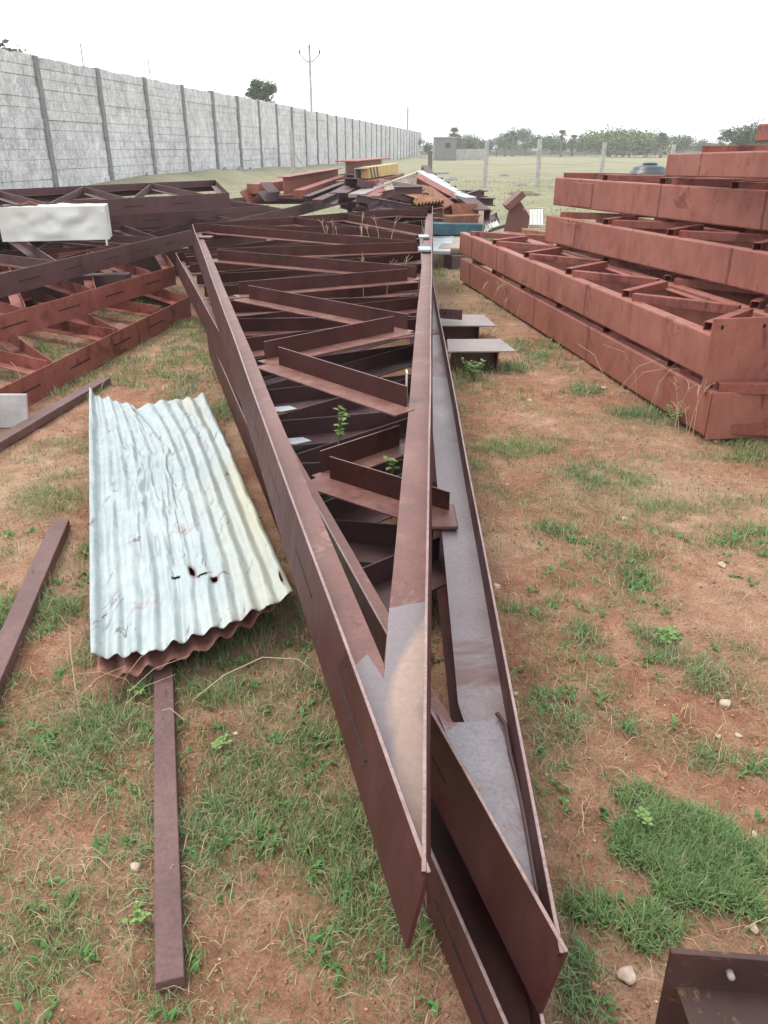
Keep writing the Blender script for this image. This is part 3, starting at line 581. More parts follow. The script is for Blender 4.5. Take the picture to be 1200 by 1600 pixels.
def sheet(name, label, c00, c10, c11, c01, waves, amp, mat, nu=190, nv=200, seed=0, holes=True, zlift=.0, rag0=None, rag1=None):
    """c00 far-left, c10 far-right, c11 near-right, c01 near-left"""
    u = np.linspace(0, 1, nu+1); v = np.linspace(0, 1, nv+1); Uu, Vv = np.meshgrid(u, v)
    def L4(i): return (c00[i]*(1-Uu)+c10[i]*Uu)*(1-Vv)+(c01[i]*(1-Uu)+c11[i]*Uu)*Vv
    XX, YY, ZZ = L4(0), L4(1), L4(2)+zlift
    wob = .25*(fbm(Uu*3, Vv*3, seed+5)-.5)
    flat = 1-.8*np.exp(-(((Uu-.42-.1*Vv)/.11)**2+((Vv-.52)/.22)**2)); flat2 = 1-.6*np.exp(-(((Uu-.25)/.08)**2+((Vv-.75)/.15)**2))
    ph = Uu*waves+wob; s = np.sin(2*math.pi*ph); ZZ = ZZ+amp*s*flat*flat2*(.55+.9*fbm(Uu*4, Vv*2.5, seed+31))
    ZZ = ZZ+.03*(fbm(Uu*2.5, Vv*3, seed+1)-.5)+.03*(fbm(Uu*9, Vv*7, seed+2, 3)-.5)*(1.4-flat)+.012*(fbm(Uu*22, Vv*14, seed+3)-.5)
    rdg = 1-np.abs(2*fbm(Uu*7+.8*fbm(Uu*3, Vv*4, 88), Vv*3.2, seed+61, 3)-1); zone = np.exp(-(((Uu-.40)/.22)**2+((Vv-.55)/.33)**2)); ZZ = ZZ+.022*zone*np.clip(rdg-.80, 0, .2)/.2*(.4+.6*(vnoise(Uu*16, Vv*7, 8) > .4))-.010*zone*(vnoise(Uu*24, Vv*9, 13) > .66)
    ZZ = ZZ+.03*np.clip((.045-Uu)/.045, 0, 1)*(1-Vv*.3)      # the turned-up left edge
    # ragged far edge
    rg = .03*(fbm(Uu*14, Uu*0, seed+9)-.5)+.05*np.exp(-((Uu-.52)/.04)**2)+.11*np.sin(math.pi*np.clip((Uu-.02)/.96, 0, 1))
    k = np.clip(1-Vv/.4, 0, 1)**1.5; YY = YY-rg*k*2.2
    rn = .03*(fbm(Uu*10, Uu*0+3, seed+19)-.5)+.022*(fbm(Uu*38, Uu*0+3, seed+23, 3)-.5)+.075*np.sin(math.pi*Uu)+ (0 if rag1 is None else rag1(Uu)); YY = YY-rn*np.clip((Vv-.9)/.1, 0, 1)
    V = np.stack([XX, YY, ZZ], -1).reshape(-1, 3)
    idx = np.arange((nu+1)*(nv+1)).reshape(nv+1, nu+1); keep = np.ones((nv, nu), bool)
    fu = (np.arange(nu)+.5)/nu; fv = (np.arange(nv)+.5)/nv; FU, FV = np.meshgrid(fu, fv); rust = np.zeros_like(XX)
    if holes:
        for (hu, hv, a, b_) in ((.53, .868, .017, .014), (.635, .905, .022, .006), (.58, .886, .035, .003), (.69, .900, .022, .002), (.44, .872, .024, .002), (.975, .955, .006, .016)):
            q = ((FU-hu)/a)**2+((FV-hv)/b_)**2+1.1*(fbm(FU*60, FV*60, 4)-.5); keep &= q > .8
            rust = np.maximum(rust, .7*np.clip(1.5-(((Uu-hu)/a/1.5)**2+((Vv-hv)/b_/1.5)**2), 0, 1))
    rust = np.maximum(rust, .35*np.clip((Vv-.975)/.025, 0, 1)*fbm(Uu*12, Vv*8, 77)*1.4)
    rust = np.maximum(rust, .7*np.clip(1.2-((Uu-.57)/.012)**2-((Vv-.40)/.02)**2, 0, 1))
    F = np.stack([idx[:-1, :-1], idx[:-1, 1:], idx[1:, 1:], idx[1:, :-1]], -1)[keep]
    base = Vector((V[:, 0].mean(), V[:, 1].mean(), 0)); V = V-np.array(base)
    yel = np.clip((Uu-.62)/.3, 0, 1)*np.clip(fbm(Uu*6, Vv*3, 15)*2.2-.5, 0, 1)
    col = np.stack([rust.ravel(), yel.ravel(), 0*rust.ravel(), np.ones(rust.size)], -1)
    o = np_mesh(name, V, F.ravel(), np.full(len(F), 4), mat, col); o.location = base
    o.data.polygons.foreach_set('use_smooth', np.ones(len(F), bool))
    sm = o.modifiers.new('thickness', 'SOLIDIFY'); sm.thickness = .0016
    return tag(o, label, 'roofing sheet')
cs = [P(140, 612, .16), P(320, 616, .13), P(458, 930, .15), P(142, 1030, .13)]
sheet('corrugated_sheet', 'pale blue-grey corrugated roofing sheet, torn and dented, lying beside the pointed trusses', *cs, 10.5, .0082, M['sheet'], seed=2)
d = Vector((-.01, -.11, -.085))
c2 = [lerp(cs[0], cs[3], .3)+d+Vector((.10, 0, 0)), lerp(cs[1], cs[2], .3)+d+Vector((-.05, 0, 0)), cs[2]+Vector((-.06, .0, -.045)), cs[3]+Vector((.03, -.035, -.06))]
sheet('corrugated_sheet', 'rust-brown corrugated sheet underneath the pale one, only its wavy near edge showing', *c2, 8, .013, M['sheet_rust'], seed=7, holes=False, nu=120, nv=60)

M['barm'] = steel('dusty_brown_bar', (.085, .042, .038), (.135, .072, .066), (.20, .12, .105), .55, 3.5, 90, spec=.35)
# ---------------------------------------------------------------- loose bars and plates on the ground
def bar(label, a, b_, wdt, hgt, mat, name='steel_bar', group='loose steel bars on the grass', prof=None):
    d = (b_-a).normalized(); up = Vector((0, 0, 1)); side = d.cross(up).normalized(); up = side.cross(d)
    mb = MB(); mb.prism(prof or prB(wdt, hgt), a, b_, side, up, 8, .002, seed=int(abs(a.x)*100)); return single(mb, name, mat, label, 'steel bar', group, .002)
bar('long brown flat bar running out from under the near edge of the corrugated sheet', P(256, 990, .0), P(267, 1548, .0), .060, .036, M['barm'])
bar('brown flat bar at the left edge, lying beside the corrugated sheet', P(98, 826, .0), P(-60, 1190, .0), .075, .045, M['barm'])
bar('brown flat bar between the lowest red truss and the corrugated sheet', P(166, 600, .0), P(-70, 740, .0), .085, .05, M['barm'])
# grey slab at the left edge
a = P(-60, 668, 0.0); b_ = P(45, 668, 0); mb = MB(); mb.prism([(-.012, 0), (.012, 0), (.075, .20), (.051, .20)], a, b_, Vector((0, 1, 0)), Vector((0, 0, 1)), 4, .003)
o = single(mb, 'concrete_slab', M['concrete'], 'small pale grey slab propped up at the left edge of the grass', 'slab', bevel=.004)
# beam offcuts like low stools
def offcut(label, cx, cy, w_, dp, h, rz, bar_=False):
    c0 = Vector((cx, cy, 0)); r = Matrix.Rotation(rz, 3, 'Z'); X_ = r @ Vector((1, 0, 0)); Y_ = r @ Vector((0, 1, 0)); Z_ = Vector((0, 0, 1))
    root = empty('beam_offcut', c0, label, 'steel offcut', 'beam offcuts beside the middle stack')
    mb = MB(); mb.slab([c0+X_*a+Y_*b_+Z_*h for a, b_ in ((-w_/2-.03, -dp/2), (w_/2+.06, -dp/2), (w_/2, dp/2), (-w_/2, dp/2))], .012); mb.build('top_plate', M['greyrust'], root, .002)
    mb = MB(); mb.box(c0-X_*.02+Y_*.02+Z_*((h-.014)/2), .17, .006, (h-.014)/2, (X_, Y_, Z_)); mb.box(c0-X_*.185+Y_*.02+Z_*((h-.014)/2), .006, .13, (h-.014)/2, (X_, Y_, Z_)); mb.box(c0+X_*.155+Y_*.02+Z_*((h-.014)/2), .006, .13, (h-.014)/2, (X_, Y_, Z_)); mb.build('stub', M['rust2'], root, .002)
    return root
M['greyrust'] = steel('grey_brown_plate', (.20, .165, .15), (.27, .225, .205), (.34, .29, .27), .5, 3, 70)
M['rust2'] = steel('brown_rust', (.10, .045, .035), (.16, .07, .055), (.22, .105, .08), .65, 4, 70)
pA = P(750, 549, .18); offcut('nearer low stool-like beam offcut with a grey top plate, a green weed in front', pA.x, pA.y+.22, .44, .42, .18, R(1))
pB = P(728, 508, .18); offcut('farther low beam offcut with a perforated bar lying across its top', pB.x-.02, pB.y+.24, .46, .5, .18, R(-2))
a = P(640, 494, .2); b_ = P(722, 500, .2); mb = MB(); mb.prism([(-.003, 0), (.003, 0), (.02, .085), (.014, .085)], a, b_, Vector((0, 1, 0)), Vector((0, 0, 1)))
pb = single(mb, 'perforated_bar', M['violet'], 'short perforated brown bar lying on the farther beam offcut', 'steel bar', bevel=.001)
mb = MB(); d = (b_-a).normalized()
for k in range(6):
    c1 = b_-d*(.06+.052*k)+Vector((0, .0015, .045)); mb.add([c1+d*(.009*math.cos(i*.785))+Vector((0, 0, .009*math.sin(i*.785))) for i in range(8)]+[c1+Vector((0, .004, 0))], [tuple(range(8))]+[(i, (i+1) % 8, 8) for i in range(8)])
mb.build('bolt_hole', M['hole'], pb)
# bracket in the lower right corner
br = empty('steel_bracket', P(1120, 1600, 0), 'dark rusty steel bracket with a bolt at the lower right corner', 'bracket')
A = PY(1049, 1489, .93); zt_ = A.z; d = (PY(1260, 1506, .90)-A).normalized(); dn = Vector((.0, -.05, -1)).normalized(); nrm = d.cross(dn).normalized()
m, t, b = newmat('lichen_rust'); n1 = noise(t, 14, 6, .75, dist=1); n2 = noise(t, 3, 4, .6)
c = ramp(t, n2, [(.3, (.030, .012, .010)), (.55, (.055, .022, .018)), (.75, (.09, .04, .032))]); k = ramp(t, n1, [(.60, (0, 0, 0)), (.66, (.6, .6, .6))]); c = mixc(t, k, c, (.22, .13, .06)); t.links.new(c, b.inputs['Base Color']); b.inputs['Roughness'].default_value = .6; M['lichen'] = m
mb = MB(); mb.prism([(0, 0), (.012, 0), (.012, -.30), (0, -.30)], A-d*.0, A+d*.30, nrm if nrm.y > 0 else -nrm, -dn); mb.build('back_plate', M['lichen'], br, .001)
mb = MB(); q = A+dn*.085+d*.02; mb.prism([(0, 0), (-.16, 0), (-.16, -.01), (0, -.01)], q, q+d*.3, Vector((0, 1, 0)), Vector((0, 0, 1))); mb.build('shelf_plate', M['lichen'], br)
c0 = A+d*.105+dn*.035-Vector((0, .012, 0)); mb = MB(); mb.tube([c0+Vector((0, .014, 0)), c0, c0-Vector((0, .004, 0))], [.007, .007, .004], 8); mb.build('bolt', M['greyrust'], br, smooth=True)

# ---------------------------------------------------------------- junk pile behind the stacks
GJ = 'scrap pieces of the junk pile'
def piece(name, label, cat, kind, a, b_, size, mat, roll=0.0):
    a = PY(*a); b_ = PY(*b_); d = (b_-a).normalized(); up = Vector((0, 0, 1)); side = d.cross(up).normalized(); up = side.cross(d).normalized()
    rm = Matrix.Rotation(roll, 3, d); side = rm @ side; up = rm @ up; w_, h, t_ = size
    prof = {'I': prI(w_, h, t_), 'C': prC(w_, h, t_), 'B': prB(w_, h), 'L': prL(w_, h, t_), 'U': prU(w_, h, t_)}[kind]
    prof = [(u, v-h) for u, v in prof]                     # given line is the top line
    mb = MB(); mb.prism(prof, a, b_, side, up, 3, .003, seed=int(abs(a.x)*77)); return single(mb, name, mat, label, cat, GJ, .006)
O, DK, RU, VI = M['oxide'], M['dark'], M['rust'], M['violet']
piece('i_beam', 'long pinkish red I-beam along the left half of the junk pile, nearest the wall', 'steel beam', 'I', (442, 276, 17.0), (528, 262, 20.5), (.24, .36, .02), O)
piece('channel_beam', 'brown channel lying just below the long pinkish I-beam in the junk pile', 'steel beam', 'B', (466, 297, 16.4), (540, 272, 20.5), (.20, .16, .02), M['oxide_rough'])
piece('steel_beam', 'dark thin beam under the brown channel at the left of the junk pile', 'steel beam', 'I', (478, 306, 16.2), (548, 280, 20), (.16, .14, .015), DK)
piece('steel_beam', 'purple-brown bar sticking out lowest on the left side of the junk pile', 'steel beam', 'B', (495, 312, 16), (552, 288, 19.5), (.22, .10, .015), VI)
piece('box_section', 'short pink-topped box section at the far left end of the junk pile', 'steel offcut', 'B', (394, 287, 17.6), (442, 281, 18.2), (.42, .20, .02), O)
piece('angle_offcut', 'bright red bent offcut at the leftmost tip of the junk pile', 'steel offcut', 'L', (374, 300, 17.4), (408, 286, 18.4), (.36, .30, .03), M['oxide_rough'], R(-35))
piece('angle_offcut', 'dark red plate standing beside the short box section of the junk pile', 'steel offcut', 'C', (424, 284, 17.3), (438, 300, 17.1), (.3, .22, .02), DK)
piece('i_beam', 'highest pink-topped I-beam of the junk pile, behind the yellow striped beam', 'steel beam', 'I', (540, 251, 18.0), (596, 246, 21.0), (.46, .42, .025), O)
piece('steel_beam', 'dark end of a beam below the highest I-beam of the junk pile', 'steel beam', 'I', (541, 272, 17.6), (566, 268, 19), (.30, .35, .025), DK)
# yellow beam with hazard stripes
a, b_ = PY(573, 261, 17.4), PY(619, 255, 19.2); d = (b_-a).normalized(); side = d.cross(Vector((0, 0, 1))).normalized(); up = side.cross(d)
mb = MB(); mb.prism([(-.05, -.22), (.13, -.22), (.13, 0), (-.05, 0)], a, b_, -side, up)
yb = single(mb, 'hazard_beam', M['yellow'], 'yellow painted beam with black hazard stripes on top of the junk pile', 'steel beam', GJ, .006)
fs = side if side.y < 0 else -side
mb = MB(); o_ = a+fs*.053
if True:
    L_ = .62
    for k in range(3):
        x0 = .03+k*.19; c4 = [o_+d*x+up*z for x, z in ((x0, -.01), (x0+.095, -.01), (x0+.19, -.21), (x0+.095, -.21))]
        mb.add(c4+[p-fs*.002 for p in c4], [(0, 1, 2, 3), (7, 6, 5, 4), (0, 4, 5, 1), (2, 6, 7, 3), (1, 5, 6, 2), (0, 3, 7, 4)])
mb.build('hazard_stripe', M['black'], yb)
mb = MB(); mb.prism([(-.10, -.27), (.26, -.27), (.26, -.245), (-.10, -.245)], a, b_, -side, up); mb.build('lower_flange', O, yb, .003)
piece('steel_beam', 'red beam lying directly beneath the yellow striped beam', 'steel beam', 'B', (574, 282, 17.2), (622, 270, 20), (.30, .16, .02), M['oxide_rough'])
piece('channel_beam', 'grey channel end left of the yellow striped beam', 'steel beam', 'C', (553, 263, 17.3), (573, 260, 18.6), (.25, .26, .02), M['greyrust'])
piece('steel_beam', 'dark blue-black beam poking left below the yellow striped beam', 'steel beam', 'U', (549, 278, 16.6), (574, 286, 16.9), (.4, .14, .02), DK)
piece('steel_beam', 'dusty pink-topped beam running down toward the middle stack left of the pile centre', 'steel beam', 'I', (528, 301, 15.6), (556, 286, 18), (.34, .22, .02), VI)
piece('steel_beam', 'pale dusty flat beam lying across the centre of the junk pile', 'steel beam', 'B', (556, 303, 15.4), (606, 283, 18.6), (.30, .07, .02), M['greyrust'])
piece('steel_beam', 'pinkish beam right of the pale dusty flat beam in the junk pile', 'steel beam', 'U', (582, 306, 15.2), (610, 286, 18), (.24, .18, .02), M['oxide_rough'])
piece('steel_beam', 'dark beam at the bottom centre of the junk pile, just over the top truss', 'steel beam', 'I', (560, 314, 15.2), (640, 308, 16.6), (.3, .2, .02), DK)
piece('steel_offcut', 'red triangular offcut in the hollow of the junk pile centre', 'steel offcut', 'L', (603, 312, 15.4), (618, 301, 16.2), (.3, .22, .02), M['oxide_rough'], R(30))
def ribbed(name, label, c4, ribs, amp, mat, th=.01):
    mb = MB(); n = ribs*2
    a, b_, c_, d_ = c4; nv_ = (b_-a).cross(d_-a).normalized(); nv_ = nv_ if nv_.z > 0 else -nv_; vs = []
    for i in range(n+1):
        t_ = i/n; k = nv_*(amp*(1 if i % 2 else -1)); vs += [lerp(a, b_, t_)+k, lerp(d_, c_, t_)+k]
    m0 = len(vs); vs += [v-nv_*th for v in vs]
    fs = []
    for i in range(n): fs += [(2*i, 2*i+2, 2*i+3, 2*i+1), (m0+2*i+1, m0+2*i+3, m0+2*i+2, m0+2*i), (2*i, m0+2*i, m0+2*i+2, 2*i+2), (2*i+1, 2*i+3, m0+2*i+3, m0+2*i+1)]
    mb.add(vs, fs); return single(mb, name, mat, label, 'metal sheet', GJ)
ribbed('ribbed_sheet', 'cream-topped ribbed sheet leaning in the middle of the junk pile', [PY(602, 292, 16.4), PY(651, 272, 18.6), PY(651, 294, 18.2), PY(612, 312, 16.2)], 9, .03, M['tan'])
mb = MB(); mb.prism(prB(.45, .05), PY(600, 291, 16.6), PY(652, 272, 18.8), Vector((0, 1, 0)), Vector((0, 0, 1))); single(mb, 'flat_plate', M['tan'], 'long cream dusty plate sloping over the ribbed sheet in the junk pile', 'metal plate', GJ)
ribbed('ribbed_sheet', 'orange rusty ribbed sheet near the centre right of the junk pile', [PY(632, 300, 15.6), PY(678, 298, 16.0), PY(694, 314, 14.9), PY(652, 318, 14.6)], 8, .03, M['orange'])
piece('i_beam', 'long red rusty beam sloping down to the right across the junk pile', 'steel beam', 'I', (652, 273, 18.0), (742, 322, 14.6), (.22, .30, .02), M['oxide_rough'])
piece('channel_beam', 'pale grey punched channel sloping down behind the long red rusty beam', 'steel beam', 'C', (668, 266, 18.6), (752, 318, 15.4), (.25, .22, .02), M['pale'])
a, b_ = PY(668, 270, 18.6), PY(752, 322, 15.4)
mb = MB()
for k in range(6):
    c1 = lerp(a, b_, .12+.13*k)+Vector((0, -.03, 0)); mb.box(c1, .07, .02, .05)
single(mb, 'clip_strip', DK, 'row of dark clips along the pale punched channel', 'clips', GJ)
piece('steel_beam', 'dark stub pointing up behind the pale punched channel', 'steel beam', 'B', (664, 258, 18.8), (674, 272, 18.2), (.16, .14, .02), DK)
piece('steel_beam', 'rusty dull beam under the long sloping red beam', 'steel beam', 'B', (664, 291, 16.2), (716, 330, 14.4), (.26, .20, .02), RU)
piece('box_section', 'rusty brown box end at the right foot of the junk pile', 'steel offcut', 'U', (698, 322, 14.2), (738, 322, 14.5), (.30, .24, .03), RU, R(-20))
piece('steel_beam', 'rust-brown block lying on the teal beam', 'steel beam', 'B', (697, 337, 13.7), (746, 335, 13.9), (.3, .19, .02), RU)
piece('steel_beam', 'teal painted beam at the right foot of the junk pile', 'steel beam', 'B', (672, 348, 13.4), (749, 349, 13.6), (.34, .17, .02), M['teal'])
piece('steel_beam', 'dark I-beam end high on the right side of the junk pile', 'steel beam', 'I', (726, 297, 16.2), (757, 297, 16.4), (.3, .12, .02), VI)
piece('steel_beam', 'short dark beam pointing right out of the junk pile', 'steel beam', 'I', (732, 308, 15.8), (771, 309, 15.9), (.28, .14, .02), DK)
piece('steel_beam', 'purple-brown beam sloping down on the far right of the junk pile', 'steel beam', 'C', (736, 305, 15.2), (767, 327, 14.3), (.3, .20, .02), VI)
piece('steel_post', 'thin grey post standing at the right foot of the junk pile', 'steel post', 'B', (752, 329, 13.8), (750, 362, 13.6), (.09, .05, .02), M['wood'])
piece('steel_plate', 'light blue-white sheet corner lying in the right part of the junk pile', 'metal plate', 'B', (717, 302, 15.3), (736, 308, 15.0), (.25, .06, .02), M['pale'])
ribbed('ribbed_sheet', 'small white ribbed sheet on the ground right of the junk pile', [PY(755, 352, 14.6), PY(778, 344, 15.4), PY(782, 352, 14.8), PY(757, 362, 13.9)], 5, .02, M['white_metal'])
piece('plank', 'weathered plank lying on blocks beyond the top truss corner', 'plank', 'B', (706, 388, 11.9), (724, 364, 13.8), (.42, .05, .02), M['wood'])
piece('plank', 'grey-blue plank beside the weathered plank beyond the top truss corner', 'plank', 'B', (684, 392, 11.7), (694, 364, 13.7), (.35, .05, .02), M['pale'])
piece('packing_block', 'dark block under the weathered plank', 'block', 'B', (700, 398, 11.8), (722, 398, 11.9), (.25, .22, .02), DK)
# fill of older scrap in the heart of the pile
for i in range(90):
    x = random.uniform(535, 765); D0 = random.uniform(14.2, 17.8); z = random.uniform(.05, .85)*(1-abs(x-640)/190)
    c0 = P(x, 345, 0); c0 = Vector(((x-600)/FOC*(D0*.905+.5), D0, z+.08)); an = random.uniform(-.9, .9); L_ = random.uniform(.35, 1.2); dv = Vector((math.cos(an), math.sin(an), random.uniform(-.35, .35))).normalized()
    side = dv.cross(Vector((0, 0, 1))).normalized(); up = side.cross(dv); kind = random.choice([prI(.14, .16, .015), prC(.08, .12, .012), prB(.07, .05), prL(.10, .10, .012), prB(.05, .04), prI(.1, .12, .01)])
    kn = ('I-section', 'channel', 'flat bar', 'angle', 'thin bar', 'small I-section')[KD.index(len(kind))] if False else {12: 'I-section piece', 8: 'channel piece', 4: 'bar', 6: 'angle piece'}[len(kind)]
    cn, cm = random.choice([('rust-brown', RU), ('purple-brown', VI), ('dark', DK), ('red', M['oxide_rough']), ('grey-brown', M['greyrust']), ('dull brown', M['rust2']), ('cream', M['tan']), ('dark', DK)])
    zn = ('left foot', 'left part', 'centre left', 'centre', 'centre right', 'right part', 'right foot')[min(6, int((x-535)/33))]; ln_ = 'short' if L_ < .75 else 'long'; hn = 'low' if z < .3 else 'high'; tn = 'pointing up' if dv.z > .15 else 'pointing down' if dv.z < -.15 else 'lying level'
    mb = MB(); mb.prism(kind, c0-dv*L_/2, c0+dv*L_/2, side, up); single(mb, 'scrap_offcut', cm, f'{ln_} {cn} {kn} {hn} in the {zn} of the junk pile, {tn}', 'steel offcut', 'offcuts filling the junk pile', .005)
# tilted gusset plate with bolt holes, lattice tray and boards behind the right stack
gp = empty('gusset_offcut', PY(800, 362, 13.0), 'rusty column stub with bolt holes leaning left, between the junk pile and the right stack', 'steel offcut')
D0 = 13.0; poly = [PY(x, y, D0) for x, y in ((787, 362), (796, 324), (811, 311), (828, 338), (824, 364))]
mb = MB(); mb.add(poly+[p+Vector((0, .02, 0)) for p in poly], [(0, 1, 2, 3, 4), (9, 8, 7, 6, 5)]+[(i, i+5, (i+1) % 5+5, (i+1) % 5) for i in range(5)]); mb.build('plate', M['rust2'], gp, .003)
mb = MB(); a, b_ = PY(789, 322, D0-.1), PY(815, 299, D0-.1); d = (b_-a).normalized(); mb.prism([(-.15, -.02), (.25, -.02), (.25, .08), (-.15, .08)], a, b_, Vector((0, 1, 0)), d.cross(Vector((0, -1, 0)))); mb.build('end_flange', M['rust2'], gp, .004)
mb = MB()
for x, y in ((811, 315), (819, 327)): c1 = PY(x, y, D0-.004); mb.tube([c1, c1-Vector((0, .012, 0))], .018, 8)
mb.build('bolt', M['scratch'], gp)
ry = empty('lattice_tray', PY(838, 356, 13.6), 'white slatted tray standing behind the rusty column stub', 'tray')
mb = MB(); 
for k in range(5): mb.prism(prB(.03, .03), PY(829+4.3*k, 327, 13.8), PY(829+4.3*k, 357, 13.3), Vector((1, 0, 0)), Vector((0, -1, 0)))
mb.build('slats', M['white_metal'], ry)
mb = MB(); mb.prism(prB(.04, .04), PY(826, 328, 13.85), PY(852, 328, 13.85), Vector((0, 1, 0)), Vector((0, 0, 1))); mb.prism(prB(.04, .04), PY(826, 355, 13.3), PY(852, 355, 13.3), Vector((0, 1, 0)), Vector((0, 0, 1))); mb.build('rails', M['tan'], ry)
piece('plank', 'orange-red board lying in front of the slatted tray', 'plank', 'B', (817, 357, 12.6), (862, 362, 12.6), (.3, .08, .02), M['orange'])
piece('steel_beam', 'red beam lying behind the far end of the right stack', 'steel beam', 'B', (786, 362, 12.4), (862, 372, 12.0), (.25, .12, .02), M['oxide_rough'])

# ---------------------------------------------------------------- water tank
c0 = P(1011, 320, 0); c0 = Vector((7.72, 24.6, 0)); tk = empty('water_tank', c0, 'black plastic water tank beyond the right girder stack', 'water tank')
rr_ = .60; prof = [(q_[0], q_[1]*.88) for q_ in [(rr_*.98, 0), (rr_, .05), (rr_, .25), (rr_*1.03, .28), (rr_, .31), (rr_, .52), (rr_*1.03, .55), (rr_, .58), (rr_, .82), (rr_*1.02, .86), (rr_*.97, .93), (rr_*.84, 1.02), (rr_*.80, 1.04), (rr_*.78, 1.10), (rr_*.5, 1.16), (.18, 1.19)]]
def lathe(mb, c, prof, n=28):
    vs = [c+Vector((r*math.cos(6.2832*i/n), r*math.sin(6.2832*i/n), z)) for r, z in prof for i in range(n)]
    mb.add(vs, [(k*n+i, k*n+(i+1) % n, (k+1)*n+(i+1) % n, (k+1)*n+i) for k in range(len(prof)-1) for i in range(n)]+[tuple((len(prof)-1)*n+i for i in range(n)), tuple(range(n))[::-1]])
mb = MB(); lathe(mb, c0+Vector((0, 0, .12)), prof); mb.build('tank_body', M['tank'], tk, smooth=True)
mb = MB(); lathe(mb, c0+Vector((0, 0, 1.155)), [(.2, 0), (.21, .04), (.15, .07)], 16); mb.build('lid', M['tank'], tk)
mb = MB(); mb.box(c0+Vector((0, 0, .06)), .7, .7, .065); mb.build('plinth', M['concrete'], tk)

# ---------------------------------------------------------------- fence posts, wires and pole
def post(name, label, x, ytop, ybase, D, w_, parent=None, mat=None, lean=0):
    a = PY(x, ybase, D); a.z = 0; top = PY(x, ytop, D); mb = MB(); mb.prism(prB(w_, w_), Vector((a.x, D, -.1)), Vector((a.x+lean, D, top.z)), Vector((1, 0, 0)), Vector((0, 1, 0)))
    return mb.build(name, mat or M['concrete'], parent, .01), Vector((a.x, D, top.z))
fc = empty('wire_fence', PY(757, 295, 36), 'wire fence on tall concrete posts crossing the grass field', 'fence')
tops = []
for (x, yt, D, lean) in ((757, 221, 36, .04), (840, 218, 37, -.03), (937, 222, 41, .05), (1045, 226, 44, 0), (1160, 228, 47, .03)):
    o, tp = post('post', None, x, yt, 290, D, .17, fc, lean=lean); tops.append(tp)
for hgt in (.5, 1.0, 1.5):
    mb = MB()
    for a, b_ in zip(tops[:-1], tops[1:]):
        pts = [lerp(Vector((a.x, a.y-.09, hgt)), Vector((b_.x, b_.y-.09, hgt)), s/6)-Vector((0, 0, .08*math.sin(math.pi*s/6))) for s in range(7)]; mb.tube(pts, .006, 4)
    mb.build('wire', M['greyrust'], fc)
fw = empty('fence_corner_post', PY(457, 262, 43), 'concrete corner post with a diagonal strut standing before the compound wall', 'fence post')
o, tp = post('post', None, 457, 203, 262, 43, .17, fw)
mb = MB(); mb.prism(prB(.12, .12), PY(461, 243, 42.8), Vector((PY(491, 268, 42).x, 42, 0)), Vector((0, 1, 0)), Vector((0, 0, 1))); mb.build('strut', M['concrete'], fw)
fw = empty('short_post', PY(656, 275, 24), 'short dark wooden post standing beyond the junk pile near the wall end', 'post')
post('post', None, 672, 236, 262, 60, .3, fw, M['bark'])
# utility pole
D = 90; a = PY(487, 178, D); pole = empty('utility_pole', (a.x, D, 0), 'tall concrete utility pole with a V-shaped crossarm behind the wall', 'utility pole'); x0 = a.x; top = PY(484.5, 76, D).z
mb = MB(); mb.prism([(-.11, -.11), (.11, -.11), (.11, .11), (-.11, .11)], Vector((x0, D, 0)), Vector((x0, D, top)), Vector((1, 0, 0)), Vector((0, 1, 0))); po = mb.build('shaft', M['concrete'], pole)
for v in mb.v: pass
mb = MB(); zc = top-1.2; mb.tube([Vector((x0-1.0, D, zc+.75)), Vector((x0-.35, D, zc+.1)), Vector((x0, D, zc)), Vector((x0+.35, D, zc+.1)), Vector((x0+1.0, D, zc+.75))], .05, 6); mb.build('crossarm', M['dark'], pole)
for dx, zz in ((-1.0, zc+.75), (1.0, zc+.75), (0, top)):
    mb = MB(); lathe(mb, Vector((x0+dx, D, zz)), [(.06, 0), (.12, .08), (.07, .16), (.12, .24), (.05, .34)], 8); mb.build('insulator', M['dark'], pole)
D = 170; a = PY(637, 200, D); mb = MB(); mb.prism(prB(.3, .3), Vector((a.x, D, 0)), Vector((a.x, D, PY(637, 167, D).z)), Vector((1, 0, 0)), Vector((0, 1, 0))); single(mb, 'pole', M['greyrust'], 'distant thin bare pole above the far end of the compound wall', 'pole')

# ---------------------------------------------------------------- trees
def leaf_cloud(n, blobs, size, seed, flat=.5):
    r = np.random.default_rng(seed); ws = np.array([b_[3]**2 for b_ in blobs]); ws = ws/ws.sum(); ch = r.choice(len(blobs), n, p=ws); B = np.array(blobs)[ch]
    dirs = r.normal(size=(n, 3)); dirs /= np.linalg.norm(dirs, axis=1)[:, None]; rad = B[:, 3]*(r.random(n)**.45)*(1+.25*r.normal(size=n)); c = B[:, :3]+dirs*rad[:, None]*np.array([1, 1, .8])
    a = r.normal(size=(n, 3)); a[:, 2] *= flat; a /= np.linalg.norm(a, axis=1)[:, None]; b_ = np.cross(a, r.normal(size=(n, 3))); b_ /= np.linalg.norm(b_, axis=1)[:, None]
    s = size*(.6+.8*r.random(n))[:, None]; v = np.stack([c+a*s, c+b_*s*.55, c-a*s, c-b_*s*.55], 1).reshape(-1, 3); return v
def crown(name, blobs, n, size, seed, mat, parent):
    v = leaf_cloud(n, blobs, size, seed); o = np_mesh(name, v, np.arange(len(v)), np.full(len(v)//4, 4), mat); o.parent = parent; return o
